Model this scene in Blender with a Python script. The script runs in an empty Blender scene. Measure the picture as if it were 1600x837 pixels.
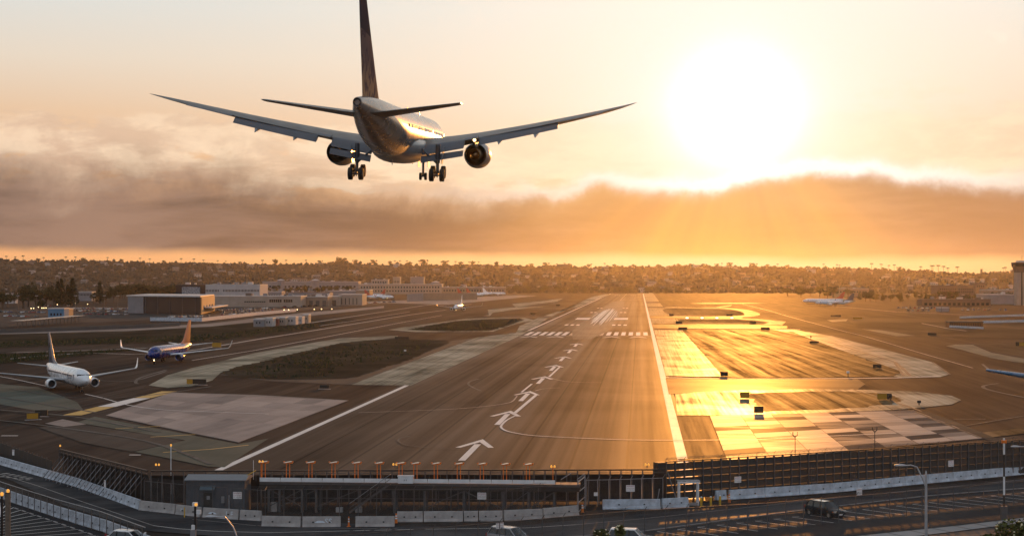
import bpy, bmesh, math, random
from mathutils import Vector, Matrix
R = math.radians
SC = bpy.context.scene
COL = SC.collection
rnd = random.Random(7)

# ------------------------------------------------------------------ camera
F = 2579.0                      # focal length in photo pixels (photo 1600 px wide)
CAMZ = 25.0
YAW = math.atan2(200.0, F)
PITCH = math.atan2(19.5, F)
cam = bpy.data.cameras.new("camera")
camo = bpy.data.objects.new("camera", cam)
COL.objects.link(camo)
cam.sensor_width = 36.0
cam.lens = 36.0 * F / 1600.0
cam.clip_start = 1.0
cam.clip_end = 60000.0
camo.location = (0, 0, CAMZ)
camo.rotation_euler = (math.pi / 2 + PITCH, 0, YAW)
SC.camera = camo
SC.render.resolution_x, SC.render.resolution_y = 1024, 535

# ------------------------------------------------------------------ colour management
SC.view_settings.view_transform = 'Standard'
SC.view_settings.look = 'None'
SC.view_settings.gamma = 1.0
SC.view_settings.use_curve_mapping = False
SC.view_settings.exposure = 0.12
SC.cycles.max_bounces = 6
SC.cycles.diffuse_bounces = 3
SC.cycles.glossy_bounces = 3
SC.cycles.transparent_max_bounces = 12
SC.cycles.volume_bounces = 0
SC.cycles.use_denoising = True
SC.cycles.sample_clamp_indirect = 6.0

# ------------------------------------------------------------------ node helpers
class S:
    """a scalar or colour socket with arithmetic"""
    def __init__(s, nt, k): s.nt, s.k = nt, k
    def _m(s, op, b=None, c=None):
        n = s.nt.nodes.new('ShaderNodeMath'); n.operation = op
        for i, v in enumerate((s, b, c)):
            if v is None: continue
            if isinstance(v, S): s.nt.links.new(v.k, n.inputs[i])
            else: n.inputs[i].default_value = v
        return S(s.nt, n.outputs[0])
    def __add__(s, o): return s._m('ADD', o)
    __radd__ = __add__
    def __sub__(s, o): return s._m('SUBTRACT', o)
    def __rsub__(s, o): return (s * -1.0) + o
    def __mul__(s, o): return s._m('MULTIPLY', o)
    __rmul__ = __mul__
    def __truediv__(s, o): return s._m('DIVIDE', o)
    def sm(s, a, b):            # smoothstep from a to b
        n = s.nt.nodes.new('ShaderNodeMapRange'); n.interpolation_type = 'SMOOTHSTEP'
        inv = a > b
        n.inputs[1].default_value, n.inputs[2].default_value = (b, a) if inv else (a, b)
        n.inputs[3].default_value, n.inputs[4].default_value = (1, 0) if inv else (0, 1)
        s.nt.links.new(s.k, n.inputs[0]); return S(s.nt, n.outputs[0])
    def gauss(s, c, w):         # exp(-((s-c)/w)^2)
        d = (s - c) * (1.0 / w)
        return (d * d * -1.0)._m('EXPONENT')

def xyz(nt, x, y, z):
    n = nt.nodes.new('ShaderNodeCombineXYZ')
    for i, v in enumerate((x, y, z)):
        if isinstance(v, S): nt.links.new(v.k, n.inputs[i])
        else: n.inputs[i].default_value = v
    return n.outputs[0]

def noise(nt, vec, scale=1.0, detail=4.0, rough=0.55, dist=0.0):
    n = nt.nodes.new('ShaderNodeTexNoise')
    n.inputs['Scale'].default_value = scale; n.inputs['Detail'].default_value = detail
    n.inputs['Roughness'].default_value = rough; n.inputs['Distortion'].default_value = dist
    nt.links.new(vec, n.inputs['Vector'])
    return S(nt, n.outputs[0])

def mixc(nt, f, a, b, mode='MIX'):
    n = nt.nodes.new('ShaderNodeMix'); n.data_type = 'RGBA'; n.blend_type = mode
    n.clamp_factor = True
    for i, v in ((0, f), (6, a), (7, b)):
        if isinstance(v, S): nt.links.new(v.k, n.inputs[i])
        elif i == 0: n.inputs[0].default_value = v
        else: n.inputs[i].default_value = (*v[:3], 1)
    return S(nt, n.outputs[2])

def ramp(nt, f, stops):
    n = nt.nodes.new('ShaderNodeValToRGB')
    e = n.color_ramp.elements
    while len(e) < len(stops): e.new(0.5)
    for el, (p, c) in zip(e, stops): el.position = p; el.color = (*c, 1)
    nt.links.new(f.k, n.inputs[0]); return S(nt, n.outputs[0])

# ------------------------------------------------------------------ sky
SUN_AZ, SUN_EL = R(3.5), R(5.7)       # azimuth to the right of the runway, elevation
w = bpy.data.worlds.new("World"); SC.world = w; w.use_nodes = True
nt = w.node_tree
bg = nt.nodes['Background']; 
sky = nt.nodes.new('ShaderNodeTexSky'); sky.sky_type = 'NISHITA'; sky.sun_disc = False
sky.sun_elevation = SUN_EL; sky.sun_rotation = SUN_AZ
sky.air_density = 1.2; sky.dust_density = 2.0
tc = nt.nodes.new('ShaderNodeTexCoord')
sp = nt.nodes.new('ShaderNodeSeparateXYZ'); nt.links.new(tc.outputs['Generated'], sp.inputs[0])
X, Y, Z = (S(nt, sp.outputs[i]) for i in range(3))
U = X._m('ARCTAN2', Y) * 25.79
V = Z._m('ARCSINE') * 25.79
P = xyz(nt, X * 25.79, Y * 25.79, Z * 25.79)
P2 = xyz(nt, X * 25.79, Y * 25.79, Z * 70.0)
P3 = xyz(nt, X * 25.79, Y * 25.79, Z * 130.0)
du, dv = U - 1.5, V - 2.65
r2 = du * du + dv * dv * 1.15
r = r2._m('SQRT')
warm = (r * -0.24)._m('EXPONENT')
# clear air with a thin high veil, paler towards the horizon
vv = (V + 1.0) * (1.0 / 41.5)
far = ramp(nt, vv, [(0.0, (.80, .38, .16)), (.036, (.93, .45, .20)), (.06, (.84, .47, .25)), (.085, (.82, .55, .35)),
                    (.105, (.81, .69, .56)), (.125, (.73, .73, .69)), (.3, (.34, .38, .42)), (1.0, (.15, .19, .26))])
near = ramp(nt, vv, [(0.0, (1.0, .42, .06)), (.034, (1.0, .50, .12)), (.06, (.98, .62, .30)), (.09, (.98, .80, .62)),
                     (.125, (1.0, .90, .76)), (.3, (.42, .40, .38)), (1.0, (.15, .19, .26))])
back = Y.sm(0.3, -0.6)
col = mixc(nt, warm * 1.6, far, near)
col = mixc(nt, back * 0.8, col, (.50, .57, .68))
# peach cumulus haze
nA = noise(nt, P2, 0.62, 10, 0.60, 0.15)
nB = noise(nt, P2, 0.85, 8, 0.62, 0.3)
puff = (nA + (V.gauss(1.9, 0.9) - 0.55) * 0.35).sm(0.47, 0.57) * V.sm(3.5, 1.9)
puffc = mixc(nt, nB.sm(0.40, 0.62), (.70, .48, .36), (1.0, .76, .56))
puffc = mixc(nt, warm * 1.25, puffc, (1.0, .78, .46))
col = mixc(nt, puff * 0.85, col, puffc)
dusk = (noise(nt, P3, 0.33, 6, 0.6, 0.5) + V.gauss(1.55, 0.55) * 0.16).sm(0.56, 0.70) * V.sm(2.15, 1.5)
col = mixc(nt, dusk * (U.sm(1.6, -1.5) * 0.40 + 0.22), col, mixc(nt, warm * 1.3, (.50, .30, .22), (.93, .55, .22)))
# thin bright wisps high on the right
wisp = noise(nt, P2, 0.8, 7, 0.65, 0.8).sm(0.56, 0.74) * V.sm(2.6, 3.4) * U.sm(-1, 2.0)
col = mixc(nt, wisp * 0.5, col, (1.0, .90, .74))
# stratus bank low over the land
edge = noise(nt, P, 0.75, 6, 0.6, 0.2) - 0.5
top = 1.50 + U.gauss(-9, 4) * 0.22 + U.gauss(2.9, 1.4) * 0.18 + U.gauss(-2.5, 2.5) * -0.15 + edge * (0.62 + U.sm(0.5, -3) * 0.7)
deck = (top - V).sm(-0.10, 0.16 )
soft = (top - V).sm(-0.38, 0.62)
deck = deck * U.sm(-3.5, 0.2) + soft * (1.0 - U.sm(-3.5, 0.2))
bot = 0.44 - U.sm(-9, 6) * 0.15 + (noise(nt, P2, 0.35, 5, 0.55) - 0.5) * 0.30
deck = deck * (V - bot).sm(-0.07, 0.13)
glow = U.gauss(1.1, 2.7)
dn = noise(nt, P3, 0.22, 6, 0.58, 0.3)
dark = mixc(nt, (dn + (V - 0.9) * -0.10).sm(0.36, 0.66), (.125, .080, .068), (.315, .20, .155))
dark = mixc(nt, U.sm(3.0, 6.0) * 0.7, dark, (.43, .20, .10))
ang = du._m('ARCTAN2', dv * -1.0)
rays = noise(nt, xyz(nt, ang * 2.2, 0.0, 0.0), 1.0, 3, 0.5)
lit = mixc(nt, (V * 1.0).sm(0.3, 1.5), (.93, .41, .085), (.88, .42, .12))
deckc = mixc(nt, glow * (0.74 + (rays - 0.5) * 1.3), dark, lit)
rim = ((top - V).gauss(0.0, 0.13)) * U.gauss(2.4, 4.0)
col = mixc(nt, deck * 0.97, col, deckc)
# forward-scattered glare around the sun
shade = 1.0 - deck * 0.88
veil = (1.0 - (1.0 - (r2 * -0.56)._m('EXPONENT') * 0.88) * (1.0 - (r * -0.36)._m('EXPONENT') * 0.62)) * shade
veil = (veil + rim * 0.8)._m('MINIMUM', 1.0)
col = mixc(nt, veil, col, (1.03, 1.02, 1.0))
core = (r2 * -2.2)._m('EXPONENT') * 1.6 * shade
def addc(a, f, c):
    n = nt.nodes.new('ShaderNodeMix'); n.data_type = 'RGBA'; n.blend_type = 'ADD'; n.clamp_factor = False
    nt.links.new(f.k, n.inputs[0]); nt.links.new(a.k, n.inputs[6]); n.inputs[7].default_value = (*c, 1)
    return S(nt, n.outputs[2])
col = addc(col, core, (1.0, .98, .94))
nish = mixc(nt, 1.0, (0.04, 0.04, 0.04), S(nt, sky.outputs[0]), 'MULTIPLY')
thin = V.sm(4.0, 16.0) * 0.4 + 0.06          # the veil hides the blue low down and thins out overhead
tot = mixc(nt, thin, col, nish, 'ADD')
nt.links.new(tot.k, bg.inputs[0]); bg.inputs[1].default_value = 0.88

# ------------------------------------------------------------------ sun
sl = bpy.data.lights.new("sun", 'SUN'); sl.energy = 2.3; sl.angle = R(0.53); sl.color = (1.0, .37, .06)
so = bpy.data.objects.new("sun", sl); COL.objects.link(so)
SUND = Vector((math.sin(SUN_AZ) * math.cos(SUN_EL), math.cos(SUN_AZ) * math.cos(SUN_EL), math.sin(SUN_EL)))
so.rotation_euler = SUND.to_track_quat('Z', 'Y').to_euler()
so.location = (0, 0, 300)

# ------------------------------------------------------------------ placing helpers
CM = camo.rotation_euler.to_matrix()
def ray(px, py):
    return CM @ Vector(((px - 800) / F, -(py - 418.5) / F, -1.0))
def G(px, py, z=0.0):
    """the point of the level z seen at a photo pixel"""
    d = ray(px, py); t = (z - CAMZ) / d.z
    return Vector((d.x * t, d.y * t, z))
def G2(px, py, z=0.0):
    p = G(px, py, z); return (p.x, p.y)
def AT(px, py, dist):
    """the point at depth y = dist seen at a photo pixel"""
    d = ray(px, py); t = dist / d.y
    return Vector((d.x * t, dist, CAMZ + d.z * t))

# ------------------------------------------------------------------ materials
MATS = {}
def mat(name, col, rough=0.6, metal=0.0, var=0.12, scale=2.0, spec=0.5, bump=0.0, coat=0.0, emit=None, estr=0.0):
    """painted or raw surface with slight procedural mottling"""
    if name in MATS: return MATS[name]
    m = bpy.data.materials.new(name); m.use_nodes = True; MATS[name] = m
    nt = m.node_tree; b = nt.nodes['Principled BSDF']
    t = nt.nodes.new('ShaderNodeTexCoord')
    n = noise(nt, t.outputs['Object'], scale, 5, 0.6)
    k = n.sm(0.25, 0.75)
    lo = tuple(c * (1 - var) for c in col); hi = tuple(min(1, c * (1 + var)) for c in col)
    nt.links.new(mixc(nt, k, lo, hi).k, b.inputs['Base Color'])
    nt.links.new((k * 0.12 + (rough - 0.06)).k, b.inputs['Roughness'])
    b.inputs['Metallic'].default_value = metal
    b.inputs['Specular IOR Level'].default_value = spec
    b.inputs['Coat Weight'].default_value = coat
    b.inputs['Coat Roughness'].default_value = 0.08
    if bump:
        bn = nt.nodes.new('ShaderNodeBump'); bn.inputs['Strength'].default_value = bump
        nt.links.new(n.k, bn.inputs['Height']); nt.links.new(bn.outputs[0], b.inputs['Normal'])
    if emit:
        b.inputs['Emission Color'].default_value = (*emit, 1); b.inputs['Emission Strength'].default_value = estr
    return m

def ground_mat(name, col, col2, rough=0.55, spec=0.5, streak=0.3, streak_w=0.9, patch=0.3, joints=0.0, joint_w=7.6,
               cross=0.0, cross_w=15.0, fine=0.25, bump=0.15, patch_s=0.05, drough=0.12, rot=0.0, obj_rand=0.0, grain=1.6, broad=0.0, along_s=0.012):
    """paving or soil in world metres: long wear streaks along the runway, patches, joints and grain"""
    if name in MATS: return MATS[name]
    m = bpy.data.materials.new(name); m.use_nodes = True; MATS[name] = m
    nt = m.node_tree; b = nt.nodes['Principled BSDF']
    g = nt.nodes.new('ShaderNodeNewGeometry')
    s = nt.nodes.new('ShaderNodeSeparateXYZ'); nt.links.new(g.outputs['Position'], s.inputs[0])
    x0, y0 = S(nt, s.outputs[0]), S(nt, s.outputs[1])
    c, sn = math.cos(rot), math.sin(rot)
    x = x0 * c + y0 * sn; y = y0 * c - x0 * sn
    st = noise(nt, xyz(nt, x * streak_w, y * along_s, 0.0), 1.0, 5, 0.65)
    pt = noise(nt, xyz(nt, x, y * 0.6, 3.0), patch_s, 5, 0.6, 0.6)
    fn = noise(nt, g.outputs['Position'], grain, 4, 0.7)
    f = (st - 0.5) * (2 * streak) + (pt - 0.5) * (2.4 * patch) + (fn - 0.5) * fine + 0.5
    if broad: f = f + (noise(nt, xyz(nt, x * .16, y * along_s * .25, 7.0), 1.0, 3, .6) - 0.5) * (2 * broad)
    if obj_rand:
        oi = nt.nodes.new('ShaderNodeObjectInfo')
        f = f + (S(nt, oi.outputs['Random']) - 0.5) * obj_rand
    f = f._m('MAXIMUM', 0.0)._m('MINIMUM', 1.0)
    cc = mixc(nt, f, col, col2)
    if joints or cross:
        ln = None
        for on, q, wd in ((joints, x, joint_w), (cross, y, cross_w)):
            if not on: continue
            d = ((q + 1000.0) * (1.0 / wd))._m('FRACT') - 0.5
            l = d._m('ABSOLUTE').sm(0.5 - 0.28 / wd, 0.5 - 0.06 / wd) * on
            ln = l if ln is None else ln._m('MAXIMUM', l)
        cc = mixc(nt, ln, cc, tuple(v * 0.35 for v in col))
    nt.links.new(cc.k, b.inputs['Base Color'])
    rr = (f - 0.5) * drough * -1.0 + rough + (fn - 0.5) * 0.10
    if obj_rand: rr = rr + (S(nt, oi.outputs['Random']) - 0.5) * 0.22
    nt.links.new(rr.k, b.inputs['Roughness'])
    nt.links.new(((f * f * 2.3 + 0.04) * (fn * 1.2 + 0.4) * spec).k, b.inputs['Specular IOR Level'])
    bn = nt.nodes.new('ShaderNodeBump'); bn.inputs['Strength'].default_value = bump; bn.inputs['Distance'].default_value = 0.08
    nt.links.new(fn.k, bn.inputs['Height']); nt.links.new(bn.outputs[0], b.inputs['Normal'])
    return m

def glass(name, col=(.02, .025, .03)):
    return mat(name, col, 0.06, 0.0, 0.05, 1.0, 0.6)

# ------------------------------------------------------------------ object helpers
class MB:
    """collects shapes into one mesh"""
    def __init__(s): s.v, s.f, s.mi, s.cur = [], [], [], 0
    def add(s, vs, fs):
        o = len(s.v); s.v += [tuple(v) for v in vs]
        for f in fs: s.f.append([i + o for i in f]); s.mi.append(s.cur)
        return s
    def mat(s, i): s.cur = i; return s
    def box(s, c, d, rz=0.0, ry=0.0, rx=0.0):
        M = Matrix.Rotation(rz, 3, 'Z') @ Matrix.Rotation(ry, 3, 'Y') @ Matrix.Rotation(rx, 3, 'X')
        c = Vector(c); h = [k / 2 for k in d]
        vs = [c + M @ Vector((a * h[0], b * h[1], e * h[2])) for e in (-1, 1) for b in (-1, 1) for a in (-1, 1)]
        return s.add(vs, [(0, 2, 3, 1), (4, 5, 7, 6), (0, 1, 5, 4), (2, 6, 7, 3), (0, 4, 6, 2), (1, 3, 7, 5)])
    def bar(s, a, b, wd, ht=None, up=(0, 0, 1)):
        """rectangular bar from a to b"""
        a, b = Vector(a), Vector(b); d = (b - a).normalized(); ht = ht or wd
        u = Vector(up)
        if abs(d.dot(u)) > 0.98: u = Vector((0, 1, 0))
        sd = d.cross(u).normalized() * wd / 2; u2 = sd.cross(d).normalized() * ht / 2
        vs = [p + i * sd + j * u2 for p in (a, b) for i, j in ((-1, -1), (1, -1), (1, 1), (-1, 1))]
        return s.add(vs, [(0, 3, 2, 1), (4, 5, 6, 7), (0, 1, 5, 4), (1, 2, 6, 5), (2, 3, 7, 6), (3, 0, 4, 7)])
    def tube(s, pts, rad, n=8, cap=True):
        pts = [Vector(p) for p in pts]
        rs = rad if isinstance(rad, (list, tuple)) else [rad] * len(pts)
        rings = []
        for i, p in enumerate(pts):
            d = (pts[min(i + 1, len(pts) - 1)] - pts[max(i - 1, 0)]).normalized()
            u = Vector((0, 0, 1)) if abs(d.z) < 0.95 else Vector((1, 0, 0))
            a = d.cross(u).normalized(); bb = a.cross(d)
            rings.append([p + (a * math.cos(t) + bb * math.sin(t)) * rs[i] for t in [2 * math.pi * k / n for k in range(n)]])
        return s.loft(rings, cap)
    def loft(s, rings, cap=True, closed=True):
        n = len(rings[0]); vs = [v for r in rings for v in r]; fs = []
        for i in range(len(rings) - 1):
            for k in range(n if closed else n - 1):
                fs.append((i * n + k, i * n + (k + 1) % n, (i + 1) * n + (k + 1) % n, (i + 1) * n + k))
        if cap:
            fs.append(tuple(range(n))[::-1]); fs.append(tuple((len(rings) - 1) * n + k for k in range(n)))
        return s.add(vs, fs)
    def lathe(s, prof, origin=(0, 0, 0), axis='Y', n=24, cap=False):
        o = Vector(origin); rings = []
        for t, r in prof:
            ring = []
            for k in range(n):
                a = 2 * math.pi * k / n
                if axis == 'Y': p = Vector((r * math.cos(a), t, r * math.sin(a)))
                elif axis == 'X': p = Vector((t, r * math.cos(a), r * math.sin(a)))
                else: p = Vector((r * math.cos(a), r * math.sin(a), t))
                ring.append(o + p)
            rings.append(ring)
        return s.loft(rings, cap)
    def prism(s, pts, z0, z1):
        n = len(pts)
        vs = [(p[0], p[1], z0) for p in pts] + [(p[0], p[1], z1) for p in pts]
        return s.add(vs, [tuple(range(n))[::-1], tuple(range(n, 2 * n))] + [(k, (k + 1) % n, n + (k + 1) % n, n + k) for k in range(n)])
    def mesh(s, name, mats, smooth=False):
        me = bpy.data.meshes.new(name); me.from_pydata(s.v, [], s.f)
        for m in (mats if isinstance(mats, (list, tuple)) else [mats]): me.materials.append(m)
        if len(me.materials) > 1: me.polygons.foreach_set('material_index', s.mi)
        bm = bmesh.new(); bm.from_mesh(me); bmesh.ops.recalc_face_normals(bm, faces=bm.faces); bm.to_mesh(me); bm.free()
        if smooth:
            me.polygons.foreach_set('use_smooth', [True] * len(me.polygons))
            me.set_sharp_from_angle(angle=R(35))
        me.update(); return me
    def build(s, name, mats, parent=None, smooth=False, loc=None):
        return link(name, s.mesh(name, mats, smooth), parent, loc)

def link(name, me, parent=None, loc=None, rot=None):
    o = bpy.data.objects.new(name, me); COL.objects.link(o)
    if parent: o.parent = parent
    if loc is not None: o.location = loc
    if rot is not None: o.rotation_euler = rot
    return o
def tag(o, label, cat, group=None):
    o['label'] = label; o['category'] = cat
    if group: o['group'] = group
    return o
def thing(name, label, cat, loc=(0, 0, 0), rz=0.0, group=None):
    o = bpy.data.objects.new(name, None); COL.objects.link(o)
    o.location = loc; o.rotation_euler = (0, 0, rz); o.empty_display_size = 0.3
    return tag(o, label, cat, group)
def kids(o): return [c for c in bpy.data.objects if c.parent == o]
_CH = {}
def dup(o, loc=None, rz=None, label=None, parent=None, scale=None, ch=None):
    """copy a thing with its parts and sub-parts"""
    c = o.copy(); COL.objects.link(c)
    if parent: c.parent = parent
    if loc is not None: c.location = loc
    if rz is not None: c.rotation_euler = (0, 0, rz)
    if scale is not None: c.scale = (scale,) * 3 if not isinstance(scale, tuple) else scale
    if label: c['label'] = label
    if o.name not in _CH: _CH[o.name] = kids(o)
    for k in _CH[o.name]: dup(k, parent=c)
    return c
def structure(o): o['kind'] = 'structure'; return o
def stuff(o): o['kind'] = 'stuff'; return o
ORD = ['first', 'second', 'third', 'fourth', 'fifth', 'sixth', 'seventh', 'eighth', 'ninth', 'tenth', 'eleventh', 'twelfth',
       'thirteenth', 'fourteenth', 'fifteenth', 'sixteenth', 'seventeenth', 'eighteenth', 'nineteenth', 'twentieth',
       'twenty-first', 'twenty-second', 'twenty-third', 'twenty-fourth', 'twenty-fifth', 'twenty-sixth', 'twenty-seventh',
       'twenty-eighth', 'twenty-ninth', 'thirtieth', 'thirty-first', 'thirty-second', 'thirty-third', 'thirty-fourth']

def catmull(pts, n=6, closed=True):
    out = []; m = len(pts)
    rng = range(m) if closed else range(m - 1)
    for i in rng:
        if closed: p = [pts[(i + k) % m] for k in (-1, 0, 1, 2)]
        else: p = [pts[max(0, min(m - 1, i + k))] for k in (-1, 0, 1, 2)]
        for j in range(n):
            t = j / n
            out.append(tuple(0.5 * (2 * p[1][c] + (p[2][c] - p[0][c]) * t + (2 * p[0][c] - 5 * p[1][c] + 4 * p[2][c] - p[3][c]) * t * t
                                    + (3 * p[1][c] - p[0][c] - 3 * p[2][c] + p[3][c]) * t ** 3) for c in (0, 1)))
    if not closed: out.append(tuple(pts[-1][:2]))
    return out
_ZI = [0]
def zi():
    _ZI[0] += 1; return _ZI[0] * .0003
def ragged(q, amp):
    rr = random.Random(len(q)); out = []
    for a, b in zip(q, q[1:] + q[:1]):
        a, b = Vector(a), Vector(b); L = (b - a).length; k = max(1, min(60, int(L / (amp * 3.0)))); n = Vector((-(b - a).y, (b - a).x)) / max(L, .01)
        for i in range(k):
            p = a.lerp(b, i / k) + n * rr.uniform(-amp, amp); out.append((p.x, p.y))
    return out
def sheet(name, pts, z, m, smooth=0, px=True, parent=None):
    """a flat piece of ground; pts in photo pixels (dropped on the ground) or metres"""
    q = [G2(*p) for p in pts] if px else [tuple(p) for p in pts]
    if smooth: q = catmull(q, smooth)
    if m.name in ('bare_soil', 'dry_grass_soil'): q = ragged(q, .55 + .0009 * q[0][1])
    z += zi()
    bm = bmesh.new()
    f = bm.faces.new([bm.verts.new((x, y, z)) for x, y in q])
    bm.normal_update()
    if f.normal.z < 0: f.normal_flip()
    bmesh.ops.triangulate(bm, faces=bm.faces[:])
    me = bpy.data.meshes.new(name); bm.to_mesh(me); bm.free(); me.materials.append(m)
    o = link(name, me, parent)
    return o if parent else structure(o)
def stripe(name, pts, wd, z, m, px=True, smooth=0):
    """a painted line of constant width along a path"""
    q = [G2(*p) for p in pts] if px else [tuple(p) for p in pts]
    if smooth: q = catmull(q, smooth, False)
    vs, fs = [], []; z += zi()
    for i, p in enumerate(q):
        a = Vector(q[max(0, i - 1)]); b = Vector(q[min(len(q) - 1, i + 1)])
        d = (b - a).normalized(); nn = Vector((-d.y, d.x)) * wd / 2
        vs += [(p[0] + nn.x, p[1] + nn.y, z), (p[0] - nn.x, p[1] - nn.y, z)]
        if i: fs.append((2 * i - 2, 2 * i - 1, 2 * i + 1, 2 * i))
    me = bpy.data.meshes.new(name); me.from_pydata(vs, [], fs); me.materials.append(m)
    return structure(link(name, me))

def text_mb(body, size, spacing=1.0):
    """flat lettering as vertices in the XY plane, centred"""
    cu = bpy.data.curves.new("lettering", 'FONT'); cu.body = body; cu.size = size; cu.align_x = 'CENTER'; cu.align_y = 'CENTER'
    cu.space_character = spacing; cu.resolution_u = 2
    o = bpy.data.objects.new("lettering", cu); COL.objects.link(o)
    dg = bpy.context.evaluated_depsgraph_get()
    me = bpy.data.meshes.new_from_object(o.evaluated_get(dg))
    vs = [v.co.copy() for v in me.vertices]; fs = [list(p.vertices) for p in me.polygons]
    bpy.data.objects.remove(o); bpy.data.meshes.remove(me); bpy.data.curves.remove(cu)
    return vs, fs

# ------------------------------------------------------------------ paving and soil materials
M_base = ground_mat('airfield_asphalt', (.024, .020, .018), (.078, .061, .050), 0.75, 0.006, .35, .55, .30, patch_s=.02, fine=.25, broad=.5)
M_rwy = ground_mat('runway_asphalt', (.018, .0145, .013), (.108, .076, .056), 0.54, 0.015, .55, .2, .35, joints=.8, broad=.7, along_s=.0016, joint_w=7.62,
                   cross=.25, cross_w=46.0, patch_s=.012, fine=.22)
M_taxi = ground_mat('taxiway_asphalt', (.020, .017, .016), (.058, .046, .039), 0.66, 0.012, .5, .7, .3, patch_s=.02, broad=.5)
M_dark = ground_mat('fresh_asphalt', (.016, .0145, .0145), (.040, .035, .032), 0.6, 0.05, .2, .5, .25, patch_s=.04)
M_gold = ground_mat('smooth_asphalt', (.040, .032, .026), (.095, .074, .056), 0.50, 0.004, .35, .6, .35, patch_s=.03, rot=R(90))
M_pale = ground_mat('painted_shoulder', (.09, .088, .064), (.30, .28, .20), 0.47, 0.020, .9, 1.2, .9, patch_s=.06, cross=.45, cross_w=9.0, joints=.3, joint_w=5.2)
M_palef = ground_mat('shoulder_without_glare', (.085, .082, .060), (.26, .24, .17), 0.62, 0.01, .6, .8, .5, patch_s=.06)  # duller copy of the shoulder paint, missing sun glare put into the colour
M_dirtf = ground_mat('far_dry_soil', (.040, .031, .023), (.105, .082, .058), 0.8, 0.004, .5, .4, .8, patch_s=.02, fine=.5, along_s=.004)
M_green = ground_mat('green_shoulder_paint', (.050, .058, .046), (.10, .11, .085), 0.60, 0.05, .2, .6, .3, patch_s=.07)
M_conc = ground_mat('apron_concrete', (.12, .098, .087), (.30, .24, .21), 0.55, 0.05, .3, .6, .5, joints=.45, joint_w=7.6, cross=.4, cross_w=9.0, patch_s=.03, rot=R(-8))
M_lslab = ground_mat('left_slab_concrete', (.16, .13, .115), (.42, .34, .295), 0.6, 0.02, .25, .5, .45, patch_s=.05, obj_rand=.5, rot=R(-8))
M_slab = ground_mat('slab_concrete', (.09, .07, .058), (.40, .33, .28), 0.49, 0.0042, .5, .5, .35, patch_s=.08, obj_rand=1.3, rot=R(80))
M_dry = ground_mat('dry_grass_soil', (.035, .020, .011), (.20, .125, .06), 0.62, 0.0038, 1.3, .36, .35, patch_s=.06, fine=.8, bump=1.0, rot=R(2), grain=.7, along_s=.006)
M_soil = ground_mat('bare_soil', (.030, .025, .017), (.085, .066, .046), 0.9, 0.0, .3, .9, .9, patch_s=.05, fine=.5, bump=.5, grain=.8)
M_road = ground_mat('road_asphalt', (.032, .031, .033), (.066, .062, .062), 0.70, 0.06, .3, .5, .9, patch_s=.12, fine=.35, rot=R(-60))
M_lot = ground_mat('parking_asphalt', (.022, .021, .023), (.046, .043, .043), 0.72, 0.05, .1, .5, .35, patch_s=.12, fine=.35)
M_walk = ground_mat('sidewalk_concrete', (.24, .22, .21), (.36, .33, .31), 0.7, 0.1, .1, .5, .3, patch_s=.15, cross=.6, cross_w=3.0, rot=R(-60))
M_wpaint = ground_mat('white_marking_paint', (.58, .53, .48), (.84, .79, .73), 0.55, 0.15, .3, 2.0, .4, patch_s=.3)
M_faded = ground_mat('worn_marking_paint', (.16, .135, .12), (.50, .45, .40), 0.55, 0.12, .5, 2.0, .5, patch_s=.35)
M_ypaint = ground_mat('yellow_marking_paint', (.45, .26, .06), (.66, .42, .11), 0.55, 0.12, .3, 2.0, .4, patch_s=.3)
M_rub = ground_mat('tyre_rubber_film', (.016, .014, .014), (.035, .03, .03), 0.5, 0.1, .4, 1.2, .3, patch_s=.05)
M_shine = ground_mat('polished_touchdown_concrete', (.30, .27, .24), (.50, .46, .42), 0.30, .6, .5, 1.2, .3, patch_s=.05)

# ------------------------------------------------------------------ base ground, one sheet to the horizon
bm = bmesh.new()
vs = [bm.verts.new(p) for p in ((-14000, -2000, 0), (14000, -2000, 0), (14000, 22000, 0), (-14000, 22000, 0))]
bm.faces.new(vs)
me = bpy.data.meshes.new('ground'); bm.to_mesh(me); bm.free(); me.materials.append(M_base)
structure(link('ground', me))

Z1, Z2, Z3, Z4, Z5 = .012, .024, .036, .048, .060
# ---- runway
XL, XR, XC = -55.4, 5.9, -24.7
sheet('runway', [(XL - 1.5, 206), (XR + 1.5, 189), (XR + 1.5, 3150), (XL - 1.5, 3150)], Z2, M_rwy, px=False)
stripe('runway_edge_line', [(XL, 214), (XL, 700), (XL, 1500), (XL, 3140)], 1.1, Z4, M_wpaint, px=False)
stripe('runway_edge_line', [(XR, 190), (XR, 700), (XR, 1500), (XR, 3140)], 1.5, Z4, M_wpaint, px=False)
stripe('runway_end_line', [(XL, 3145), (XR, 3145)], 9.0, Z4, M_faded, px=False)
# threshold bars, eight each side of the centre
for k in range(16):
    off = (k - 7.5) * 3.42 + (1.6 if k > 7 else -1.6)
    mm = M_faded if k in (6, 7, 8, 9) else M_wpaint
    stripe('threshold_bar', [(XC + off, 752), (XC + off, 800)], 2.0, Z4, mm, px=False)
stripe('threshold_line', [(XL + 1, 742), (XR - 1, 742)], 2.2, Z4, M_faded, px=False)
def arrowhead(y, xc=XC, half=3.2, depth=9.5, thick=2.0, m=None):
    for s in (-1, 1):
        pts = [(xc, y), (xc + s * half, y - depth), (xc + s * half * 0.72, y - depth - 0.2), (xc, y - thick * 2.4)]
        if s > 0: pts = pts[::-1]
        sheet('arrow_head_marking', pts, Z4 + .001 * s, m or M_wpaint, px=False)
for k, y in enumerate((259, 316, 372.5, 430, 488, 543, 600, 655)):
    arrowhead(y, half=2.9, depth=13)
    sheet('arrow_shaft_marking', [(XC - .5, y - 8), (XC + .5, y - 8), (XC + .5, y - 31), (XC - .5, y - 31)], Z4 + .004, M_wpaint, px=False)
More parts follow.
